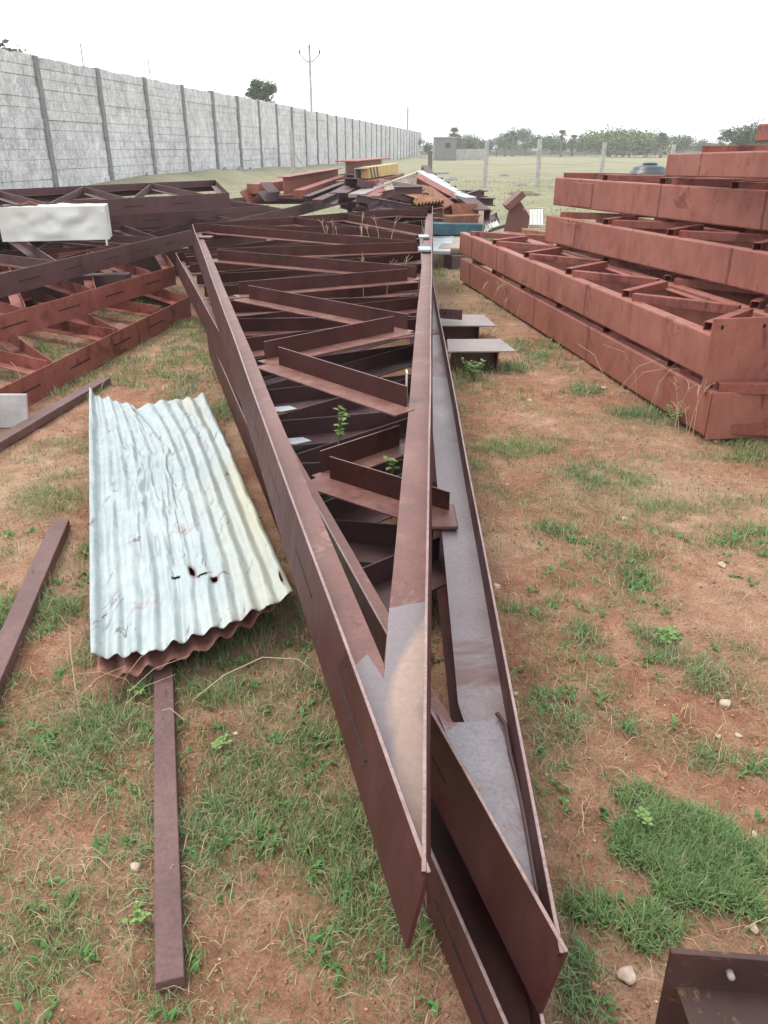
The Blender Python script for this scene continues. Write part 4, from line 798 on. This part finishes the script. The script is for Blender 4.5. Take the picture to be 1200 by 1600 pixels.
def tree(loc, H, W_, seed, mat, label, n=1400, group=None, name='tree', cat='tree'):
    r = random.Random(seed); root = empty(name, loc, label, cat, group)
    mb = MB(); o = Vector(loc); fork = H*.3; mb.tube([o, o+Vector((r.uniform(-.1, .1), 0, fork))], [.05*H*.5, .03*H*.5], 7); blobs = []
    for k in range(7):
        an = 6.283*k/7+r.uniform(-.3, .3); ln = r.uniform(.35, .95)*W_/2; e = o+Vector((math.cos(an)*ln, math.sin(an)*ln, r.uniform(.5, .95)*H)); mid = lerp(o+Vector((0, 0, fork)), e, .5)+Vector((0, 0, .05*H))
        mb.tube([o+Vector((0, 0, fork*.95)), mid, e], [.02*H*.5, .013*H*.5, .005*H*.5], 5)
        blobs.append((e.x-o.x, e.y-o.y, e.z-.05*H, r.uniform(.14, .26)*W_))
    blobs.append((0, 0, H*.78, .25*W_)); mb.build('trunk', M['bark'], root); crown('crown', blobs, n, .021*max(H, W_), seed, mat, root); return root
def copy_tree(o, loc, s, rz, label, group=None):
    r_ = o.copy(); C.objects.link(r_); r_.location = loc; r_.scale = (s[0], s[0], s[1]); r_.rotation_euler = (0, 0, rz)
    if label: r_['label'] = label
    if group: r_['group'] = group
    for ch in o.children: c_ = ch.copy(); C.objects.link(c_); c_.parent = r_
    return r_
GT = 'bushy trees along the horizon'
def spot(px, D): a = PY(px, 231, D); return (a.x, D, 0)
TL = [(690, 150, 4.0, 7, 0, 'dark bushy tree behind the small grey building, left of the tree line'), (648, 165, 6.2, 5, 1, 'small loose tree at the far end of the compound wall'),
      (738, 175, 5.2, 9, 0, 'low round tree just left of the first concrete fence post'), (776, 180, 5.8, 9, 1, 'bushy tree between the first and second fence posts, nearer the first'),
      (800, 185, 7.0, 8, 0, 'darker tree between the first and second fence posts, nearer the second'), (822, 190, 4.6, 8, 1, 'low light tree close left of the second fence post'),
      (862, 175, 5.2, 11, 0, 'broad dark low tree just right of the second fence post'), (893, 185, 4.7, 9, 1, 'small pale tree halfway between the second and third fence posts'),
      (915, 180, 5.4, 9, 0, 'round tree close left of the third fence post'), (955, 160, 6.2, 13, 2, 'broad yellow-green tree immediately right of the third fence post'),
      (985, 162, 6.0, 13, 2, 'yellow-green tree above the left edge of the water tank'), (1012, 165, 5.6, 11, 2, 'yellow-green tree directly above the water tank'),
      (1068, 175, 5.0, 10, 0, 'grey-green tree above the left end of the fifth girder'), (1102, 180, 4.6, 9, 1, 'low pale tree right of the grey-green one over the fifth girder'),
      (1172, 95, 6.0, 8.5, 3, 'dense dark green tree behind the topmost girders at the right edge'), (720, 190, 4.6, 8, 1, 'low tree right of the small grey building')]
protos = {}
for i, (px, D, H, W_, kd, lab) in enumerate(TL):
    H = H*(.66 if kd != 3 else .62); W_ = W_*(.85 if kd != 3 else .7)
    key = kd; loc = spot(px, D)
    if key not in protos:
        protos[key] = (tree(loc, H, W_, 20+i, M[('leaf_d', 'leaf_d', 'leaf_l', 'leaf_d')[kd]], lab, (4500, 2200, 4200, 9000)[kd], GT), H, W_)
    else:
        p_, h_, w_ = protos[key]; copy_tree(p_, loc, (W_/w_, H/h_), i*1.3, lab, GT)
# more of the far tree line, low and hazy
for i in range(11):
    px = 705+i*46+random.uniform(-14, 14); D = random.uniform(215, 260); p_, h_, w_ = protos[i % 3]
    copy_tree(p_, spot(px, D), (random.uniform(9, 13)/w_, random.uniform(1.9, 3.0)/h_), i*.7, f'low hazy back-row tree on the horizon, {ORD[i]} from the left in that row', 'low trees of the back row')
def palm(loc, H, label, seed, n=None, parent=None, cr=1.5):
    r = random.Random(seed); root = empty('palm_tree', loc, label, 'palm tree', 'fan palms on the horizon'); o = Vector(loc); ln = r.uniform(-.4, .4)
    mb = MB(); mb.tube([o, o+Vector((ln*.4, 0, H*.5)), o+Vector((ln, 0, H))], [.28, .2, .17], 7); mb.build('trunk', M['bark'], root)
    vs, fs = [], []; c0 = o+Vector((ln, 0, H)); mb = MB()
    for k in range(26):
        an = r.uniform(0, 6.283); el = r.uniform(-.7, 1.4); d = Vector((math.cos(an)*math.cos(el), math.sin(an)*math.cos(el), math.sin(el))); s_ = d.cross(Vector((0, 0, 1))).normalized(); u = s_.cross(d)
        b0_ = c0+d*cr*.35; mb.tube([c0, b0_], .03, 4)
        for q in range(7):
            t_ = (q-3)*.32; dd = (d*math.cos(t_)+s_*math.sin(t_)).normalized(); e = b0_+dd*cr*.75-Vector((0, 0, .1*cr)); wv = (s_*math.cos(t_)-d*math.sin(t_))*.07*cr+u*.02
            mb.add([b0_, lerp(b0_, e, .5)+wv, e, lerp(b0_, e, .5)-wv], [(0, 1, 2, 3)])
    mb.build('crown', M['palm'], root); return root
for i, (px, py, D, lab) in enumerate(((710, 208, 150, 'fan palm beside the small grey building'), (801, 213, 170, 'fan palm rising behind the tree before the second fence post'), (789, 216, 175, 'shorter fan palm just left of the one before the second fence post'), (877, 212, 160, 'thin fan palm right of the second fence post'), (895, 218, 175, 'short fan palm midway between the second and third fence posts'),
        (1033, 216, 150, 'twin-headed fan palm right of the water tank'), (1035, 226, 152, 'lower leafy fan palm under the one right of the water tank'), (1126, 222, 165, 'fan palm above the fifth girder, near the right edge'))):
    z = PY(px, py, D).z; palm(spot(px, D), z, lab, 60+i, cr=1.15 if i != 6 else 1.6)
# bushy tree above the wall and the bough at the top left
loc = PY(411, 180, 75); tree((loc.x, 75, 0), PY(411, 117, 75).z+.1, 2.6, 91, M['leaf_d'], 'narrow bushy green tree sticking up behind the compound wall', 4500)
loc = PY(15, 90, 46); tree((loc.x-1.75, 46, 0), 8.0, 3.4, 95, M['leaf_d'], 'green tree whose crown tip shows over the wall at the top left corner', 7000)
# small grey building, far wall piece
bd = empty('small_building', spot(695, 120), 'small windowed grey block building at the far edge of the field', 'building')
a = spot(695, 120); mb = MB(); mb.box((a[0], 120, 1.35), 1.5, 1.6, 1.5); mb.build('walls', M['pillar'], bd); mb = MB(); mb.box((a[0], 120, 2.92), 1.65, 1.75, .06); mb.build('roof', M['concrete'], bd); mb = MB(); mb.box((a[0]+.3, 118.38, 1.9), .35, .03, .3); mb.build('window', M['black'], bd)
a = spot(735, 125); mb = MB(); mb.box((a[0], 125, .7), 2.6, .15, .75); single(mb, 'low_wall', M['concrete'], 'low grey wall stub right of the small building', 'wall')
mb = MB(); mb.box((45, 195, .5), 75, .3, .45); single(mb, 'boundary_wall', M['pillar'], 'long low grey boundary line along the far edge of the field', 'wall')

# ---------------------------------------------------------------- grass, straw, pebbles
def blades(name, pts, hgt, wid, lean, tint, label, cat, seed, mat):
    r = np.random.default_rng(seed); n = len(pts); an = r.random(n)*6.283; d = np.stack([np.cos(an), np.sin(an), np.zeros(n)], 1); s = np.stack([-np.sin(an), np.cos(an), np.zeros(n)], 1)
    h = hgt[:, None]; l = lean[:, None]; w_ = wid[:, None]
    p0 = pts; p1 = pts+d*h*np.sin(l*.6)*.5+np.array([0, 0, 1])*h*np.cos(l*.6)*.5; p2 = p1+d*h*np.sin(l*1.25)*.5+np.array([0, 0, 1])*h*np.cos(l*1.25)*.5
    p2[:, 2] = np.maximum(p2[:, 2], pts[:, 2]+.003)
    v = np.stack([p0-s*w_*.5, p0+s*w_*.5, p1+s*w_*.45, p1-s*w_*.45, p2], 1).reshape(-1, 3)
    b_ = (np.arange(n)*5)[:, None]; q = (b_+np.array([0, 1, 2, 3])); t_ = (b_+np.array([3, 2, 4])); ff = np.concatenate([q, t_], 1).ravel(); lt = np.tile([4, 3], n)
    cols = np.repeat(np.concatenate([tint, np.ones((n, 1))], 1), 5, axis=0)
    o = np_mesh(name, v, ff, lt, mat, cols); o['kind'] = 'stuff'; o['label'] = label; o['category'] = cat; return o
def sample(n, x0, x1, y0, y1, f, r):
    x = x0+(x1-x0)*r.random(n); y = y0+(y1-y0)*r.random(n); k = r.random(n) < f(x, y); return x[k], y[k]
def in_view(x, y, m=.35): return np.abs(x) < (.5*(y*.905+.7)+m)
r = np.random.default_rng(5); XS, YS, HS, WS, LS, TS = [], [], [], [], [], []
def tufts(n, x0, x1, y0, y1, per, spread, hh, ww, thr=.25, powr=1.0, pale=0.0):
    x, y = sample(n, x0, x1, y0, y1, lambda a, b_: np.clip(veg(a, b_), 0, 1.3)**powr*.8*in_view(a, b_), r); v = veg(x, y)
    k = np.repeat(np.arange(len(x)), per); m_ = len(k); xx = x[k]+r.normal(size=m_)*spread; yy = y[k]+r.normal(size=m_)*spread
    big = .6+.6*np.clip(v[k], 0, 1.3); h = hh*(.45+.9*r.random(m_))*big*(.7+.6*r.random(len(x)))[k]
    hue = r.random(len(x))[k]; dry = r.random(m_) < (.42-.3*np.clip(v[k], 0, 1)); cool = np.clip(fbm(xx*1.3, yy*1.3, 90)*2-.5, 0, 1)
    g1 = np.array([.135, .235, .07]); g2 = np.array([.31, .38, .13]); g3 = np.array([.15, .27, .16]); dr = np.array([.44, .35, .22])
    t_ = g1+(g2-g1)*hue[:, None]; t_ = t_*(1-.5*cool[:, None])+g3*.5*cool[:, None]; t_ = np.where(dry[:, None], dr*(.6+.6*r.random(m_))[:, None], t_*(.7+.6*r.random(m_))[:, None])
    t_ = t_*(1-pale)+np.array([.34, .33, .17])*pale*(.8+.4*r.random(m_))[:, None]
    XS.append(xx); YS.append(yy); HS.append(h); WS.append(ww*(.6+.8*r.random(m_))); LS.append(.25+1.15*r.random(m_)); TS.append(t_)
tufts(26000, -1.6, 1.6, .55, 2.6, 9, .022, .044, .0023)
tufts(17000, -2.6, 2.6, 2.6, 5.2, 9, .035, .044, .0032)
tufts(13000, -5, 5, 5.2, 10, 9, .05, .065, .006)
tufts(9000, -8, 10, 10, 22, 8, .14, .07, .014, pale=.55)
tufts(6000, -10, 25, 22, 45, 7, .4, .09, .03, pale=.8)
x, y = np.concatenate(XS), np.concatenate(YS); z = ground_z(x, y)-.003
blades('grass', np.stack([x, y, z], 1), np.concatenate(HS), np.concatenate(WS), np.concatenate(LS), np.concatenate(TS), 'short green grass growing in patches over the red soil', 'grass', 6, M['blade'])
# thick mat at the right: extra fine dense blades
n = 34000; c0 = P(1060, 1350); x = c0.x+r.normal(size=n)*.16; y = c0.y+r.normal(size=n)*.16; vv = veg(x, y); k = r.random(n) < np.clip((vv-.25)*1.1, 0, 1)**1.5; x, y = x[k], y[k]; n = len(x)
tt = np.array([.13, .24, .085])+(np.array([.27, .37, .14])-np.array([.13, .24, .085]))*r.random(n)[:, None]; tt *= (.65+.7*r.random(n))[:, None]
blades('grass_mat', np.stack([x, y, ground_z(x, y)], 1), .02+.035*r.random(n), .0022+.002*r.random(n), .3+1.1*r.random(n), tt, 'thick round mat of fresh green grass near the lower right corner', 'grass', 7, M['blade'])
# dry straw lying flat
x, y = sample(75000, -3, 3.5, .6, 6, lambda a, b_: (.12+.6*np.clip(fbm(a*2.2, b_*2.2, 70)*2-.7, 0, 1)+.4*np.clip(veg(a, b_), 0, .6))*in_view(a, b_)*np.clip(1.2-b_/7, 0, 1), r); n = len(x)
tt = np.array([.42, .32, .19])*(.55+.8*r.random(n))[:, None]
blades('dry_straw', np.stack([x, y, ground_z(x, y)+.004], 1), .03+.09*r.random(n)**2, .0011+.0012*r.random(n), np.full(n, 1.45)+.15*r.random(n), tt, 'dry straw and dead stems lying over the soil', 'straw', 8, M['blade'])
# small broad leaves low in the grass
x, y = sample(2600, -2.2, 2.2, .6, 3.2, lambda a, b_: np.clip(veg(a, b_), 0, 1)*in_view(a, b_), r); k = np.repeat(np.arange(len(x)), 6); n = len(k)
xx = x[k]+r.normal(size=n)*.012; yy = y[k]+r.normal(size=n)*.012; tt = np.array([.10, .23, .06])*(.7+.7*r.random(n))[:, None]
blades('ground_weeds', np.stack([xx, yy, ground_z(xx, yy)+.003], 1), .014+.02*r.random(n), .008+.006*r.random(n), .9+.5*r.random(n), tt, 'tiny broad-leaved weeds scattered in the grass', 'weeds', 9, M['blade'])
# gravel
ico_v = np.array([[0, 0, 1], [1, 0, 0], [0, 1, 0], [-1, 0, 0], [0, -1, 0], [0, 0, -1]], float); ico_f = np.array([[0, 1, 2], [0, 2, 3], [0, 3, 4], [0, 4, 1], [5, 2, 1], [5, 3, 2], [5, 4, 3], [5, 1, 4]])
n = 30000; y = .6+8*r.random(n)**1.3; x = (r.random(n)*2-1)*(.5*(y*.905+.7)+.3); k = veg(x, y) < .5; x, y = x[k], y[k]; n = len(x); s = .0012+.0060*r.random(n)**5+y*.0004
v = ico_v[None]*s[:, None, None]*(.7+.6*r.random((n, 1, 3)))*np.array([1, 1, .6])+r.normal(size=(n, 6, 3))*s[:, None, None]*.15; v[:, :, 0] += x[:, None]; v[:, :, 1] += y[:, None]; v[:, :, 2] += (ground_z(x, y)+s*.25)[:, None]
pc = np.array([.36, .19, .125])[None]*(.6+.8*r.random(n))[:, None]; wh = r.random(n) < .05; pc[wh] = np.array([.60, .50, .42])
o = np_mesh('gravel', v.reshape(-1, 3), (ico_f[None]+(np.arange(n)*6)[:, None, None]).ravel(), np.full(n*8, 3), tintmat('gravel_stone', .9), np.repeat(np.concatenate([pc, np.ones((n, 1))], 1), 6, axis=0)); tag(o, 'fine gravel and crumbs of soil over the ground', 'gravel', kind='stuff')
# individual stones
def stone(px, py, w_, mat, label, sq=.6):
    c0 = P(px, py, 0); s = w_*.85/FOC*(c0.y*.905+.68)/2; bm = bmesh.new(); bmesh.ops.create_icosphere(bm, subdivisions=3, radius=1); rr = random.Random(int(px))
    ph = [rr.uniform(0, 6) for _ in range(3)]
    for v in bm.verts: k = 1+.16*math.sin(v.co.x*3+ph[0])+.14*math.sin(v.co.y*4+ph[1])+.1*math.sin(v.co.z*5+ph[2]); v.co = Vector((v.co.x*s*k, v.co.y*s*.75*k, v.co.z*s*sq*k))
    me = bpy.data.meshes.new('stone'); bm.to_mesh(me); bm.free(); me.materials.append(mat); me.polygons.foreach_set('use_smooth', [True]*len(me.polygons)); o = bpy.data.objects.new('stone', me); C.objects.link(o); o.location = (c0.x, c0.y, s*sq*.6+float(ground_z(np.array(c0.x), np.array(c0.y)))); o.rotation_euler = (0, 0, rr.uniform(0, 3)); tag(o, label, 'stone', 'loose stones on the soil')
M['st_w'] = plain('pale_stone', (.52, .40, .31), .8, .2, 30); M['st_o'] = plain('orange_stone', (.48, .20, .11), .8, .25, 30)
for px, py, w_, mt, lab in ((980, 1525, 36, 'st_w', 'largest cream stone, just above the corner bracket'), (931, 1545, 22, 'st_o', 'rounded orange stone left of the largest cream stone'), (1038, 1212, 14, 'st_o', 'orange pebble just above the thick grass mat'), (1133, 1101, 26, 'st_w', 'cream flat stone right of centre, between the grass patches above the mat'),
      (1128, 886, 18, 'st_w', 'flat cream stone far right below the girder end plates'), (975, 812, 12, 'st_w', 'small cream pebble in the grass in front of the lowest girder'), (1178, 1450, 20, 'st_w', 'cream stone at the right edge of the thick grass mat'), (212, 1354, 22, 'st_w', 'pinkish white angular stone left of the long near bar'),
      (1122, 1152, 12, 'st_w', 'left of two small white stones above the grass mat'), (1154, 1150, 12, 'st_w', 'right of two small white stones above the grass mat'), (1178, 1306, 16, 'st_w', 'pale pink stone beside the top right of the grass mat'), (883, 1252, 16, 'st_o', 'orange stone beside the edge of the second truss'), (776, 913, 16, 'st_w', 'white stone touching the right side of the second truss'), (828, 627, 10, 'st_w', 'small white stone in front of the lowest girder'), (943, 606, 12, 'st_w', 'grey-white stone lying beside the lowest girder'), (367, 1143, 12, 'st_w', 'small whitish pebble right of the bar under the corrugated sheet'), (804, 1083, 12, 'st_w', 'tiny white stone close to the right truss edge')):
    stone(px, py, w_, M[mt], lab)
for i, (px, py, D) in enumerate(((668, 262, 42), (705, 262, 45), (792, 258, 52), (835, 285, 31), (823, 283, 31), (690, 257, 58), (865, 268, 40), (815, 270, 38))):
    c0 = spot(px, D); bm = bmesh.new(); bmesh.ops.create_icosphere(bm, subdivisions=2, radius=.3)
    for v in bm.verts: v.co *= 1+.3*math.sin(v.co.x*9+i)*math.cos(v.co.y*8); v.co.z *= .5; v.co.x *= 1.6
    me = bpy.data.meshes.new('rubble'); bm.to_mesh(me); bm.free(); me.materials.append(M['bark'] if i in (3, 4) else M['pillar']); o = bpy.data.objects.new('rubble_heap', me); C.objects.link(o); o.location = c0
    tag(o, ('low heap in the field just left of the small grey building', 'low heap in the field just below the small grey building', 'low heap in the field between the first and second fence posts', 'darker clump close by the foot of the second fence post', 'darker clump just left of the one at the second fence post', 'farthest low heap, in front of the small grey building', 'low heap in the field just right of the second fence post', 'low heap in the field a little left of the second fence post')[i], 'rubble', 'rubble heaps in the field')
# rubble along the wall foot
for i in range(14):
    u = (2.2+i*.075)*WD; c0 = wp(u, -.9+random.uniform(-.4, .3), .3); bm = bmesh.new(); bmesh.ops.create_icosphere(bm, subdivisions=1, radius=random.uniform(.25, .45))
    for v in bm.verts: v.co *= random.uniform(.7, 1.2)
    me = bpy.data.meshes.new('rock'); bm.to_mesh(me); bm.free(); me.materials.append(M['pillar']); o = bpy.data.objects.new('rock', me); C.objects.link(o); o.location = c0; tag(o, f'grey rubble rock at the wall foot, {ORD[i]} from the left in its row', 'rock', 'rocks along the wall foot')

# ---------------------------------------------------------------- single weeds
def weed(base, H, n, leaf, label, seed, spread=.5, cat='weed', mat=None):
    rr = random.Random(seed); root = empty('weed', base, label, cat); o = Vector(base); st = MB(); lf = MB()
    for k in range(n):
        an = rr.uniform(0, 6.283); l = rr.uniform(.6, 1)*H; e = o+Vector((math.cos(an)*spread*l, math.sin(an)*spread*l, l)); m_ = lerp(o, e, .5)+Vector((0, 0, .12*l)); st.tube([o, m_, e], [.002, .0016, .001], 4)
        for q in range(7):
            t_ = .3+.1*q; c0 = lerp(m_, e, (t_-.3)/.7) if q > 1 else lerp(o, m_, .7); a2 = rr.uniform(0, 6.283); d = Vector((math.cos(a2), math.sin(a2), rr.uniform(-.1, .5))).normalized(); s_ = d.cross(Vector((0, 0, 1))).normalized()*leaf*.33
            lf.add([c0, c0+d*leaf*.5+s_+Vector((0, 0, .1*leaf)), c0+d*leaf, c0+d*leaf*.5-s_+Vector((0, 0, .1*leaf))], [(0, 1, 2, 3)])
    st.build('stems', mat or M['leaf_w'], root); lf.build('leaves', mat or M['leaf_w'], root); return root
weed(PP(528, 702, (Vector((0, 0, .3)), Vector((0, 0, 1)))), .20, 4, .038, 'bright green weed growing up through the braces of the middle stack', 1, .35)
weed(P(612, 742, .3), .08, 3, .035, 'small dark green leaf cluster inside the middle stack beside the right chord', 2, .3)
weed(P(738, 592, 0), .16, 14, .036, 'light green bushy weed in front of the nearer beam offcut', 3, .6)
weed(P(1046, 664, 0), .11, 8, .032, 'small leafy weed at the foot of the lowest girder near its end plate', 4, .7)
weed(P(215, 1440, 0), .025, 4, .016, 'pale green broad-leaved weed just left of the long near bar', 5, 1.0)
weed(P(345, 1165, 0), .025, 4, .02, 'broad-leaved weed right of the long near bar, below the corrugated sheet', 6, 1.1)
weed(P(222, 1085, 0), .04, 5, .02, 'little clover weed under the rusty edge of the corrugated sheets', 7, .8)
weed(P(1000, 1290, 0.03), .03, 4, .018, 'pale green sprig in the middle of the thick grass mat', 8, .8)
weed(P(1035, 1000, 0), .03, 8, .028, 'flat spreading weed on the bare soil right of the second truss', 9, 1.6)
m, t, b = newmat('dry_stem'); b.inputs['Base Color'].default_value = (.46, .36, .23, 1); b.inputs['Roughness'].default_value = .8; M['drystem'] = m
def stalks(label, base, n, H, seed, sp=.15, head=True, bend=.3, th=.0016):
    rr = random.Random(seed); mb = MB(); o = Vector(base)
    for k in range(n):
        b_ = o+Vector((rr.uniform(-sp, sp), rr.uniform(-sp*.5, sp*.5), 0)); an = rr.uniform(0, 6.283); l = H*rr.uniform(.6, 1.1); v = Vector((math.cos(an), math.sin(an), 0))*bend*l
        mb.tube([b_, b_+v*.15+Vector((0, 0, l*.5)), b_+v*.5+Vector((0, 0, l*.85)), b_+v+Vector((0, 0, l*.98))], [th, th, th*.8, th*.5], 4)
        if head:
            for q in range(3): e = b_+v*.5+Vector((0, 0, l*(.8+.06*q))); a2 = rr.uniform(0, 6.28); mb.tube([e, e+Vector((math.cos(a2)*.06*H, math.sin(a2)*.06*H, .08*H))], [th*.9, th*.5], 4)
    return single(mb, 'dry_stalks', M['drystem'], label, 'dry grass', 'dry grass stalks')
stalks('dry seed stalks rising inside the far part of the middle stack', P(572, 395, .45), 9, .42, 1, .5, th=.004)
stalks('dry stalks between the zigzag braces in the middle of the stack', P(600, 470, .3), 8, .45, 2, .35, th=.003)
stalks('arching dry stalks in front of the lowest girder near its end', P(985, 640, 0), 7, .45, 3, .3, False, .7, th=.002)
stalks('dry stalks standing by the near end of the lowest girder', P(1068, 690, 0), 6, .38, 4, .1, th=.002)
stalks('dry stalks in front of the far half of the lowest girder', P(800, 505, 0), 9, .42, 5, .5, True, .5, th=.003)
stalks('two dry stems leaning on the lowest red truss at the left', P(62, 612, 0), 2, .22, 6, .12, False, .3, th=.003)
stalks('tangle of dry stems at the near left edge of the corrugated sheet', P(190, 1110, 0), 9, .20, 7, .15, False, 1.3, th=.0013)
mb = MB(); pts = [P(300, 1095, .02), P(350, 1055, .06), P(410, 1027, .08), P(465, 1030, .06), P(500, 1055, .03)]; mb.tube(pts, .002, 5); single(mb, 'dry_stalks', M['drystem'], 'long curved dry stem below the near right corner of the corrugated sheet', 'dry grass', smooth=True)
mb = MB(); mb.tube([P(913, 1306, .006), P(910, 1290, .014), P(912, 1276, .02), P(909, 1262, .018), P(911, 1250, .014)], [.0012, .0018, .0017, .0014, .0008], 5); mb.tube([P(911, 1272, .018), P(902, 1268, .016), P(894, 1280, .008)], [.0012, .001, .0006], 5); mb.tube([P(910, 1256, .016), P(918, 1248, .018), P(922, 1237, .01)], [.001, .0008, .0005], 5); single(mb, 'twig', M['drystem'], 'bleached forked twig left of the thick grass mat', 'twig')

# ---------------------------------------------------------------- the air
m = bpy.data.materials.new('air_haze'); m.use_nodes = True; n_ = m.node_tree; n_.nodes.clear(); o_ = n_.nodes.new('ShaderNodeOutputMaterial'); v_ = n_.nodes.new('ShaderNodeVolumePrincipled')
v_.inputs['Color'].default_value = (1, 1, 1, 1); v_.inputs['Density'].default_value = .0010; v_.inputs['Anisotropy'].default_value = .2; n_.links.new(v_.outputs[0], o_.inputs['Volume'])
mb = MB(); mb.box((0, 150, 7), 420, 240, 9.5); hz = mb.build('haze', m); hz['kind'] = 'stuff'; hz['label'] = 'thin pale haze over the field'; hz['category'] = 'haze'
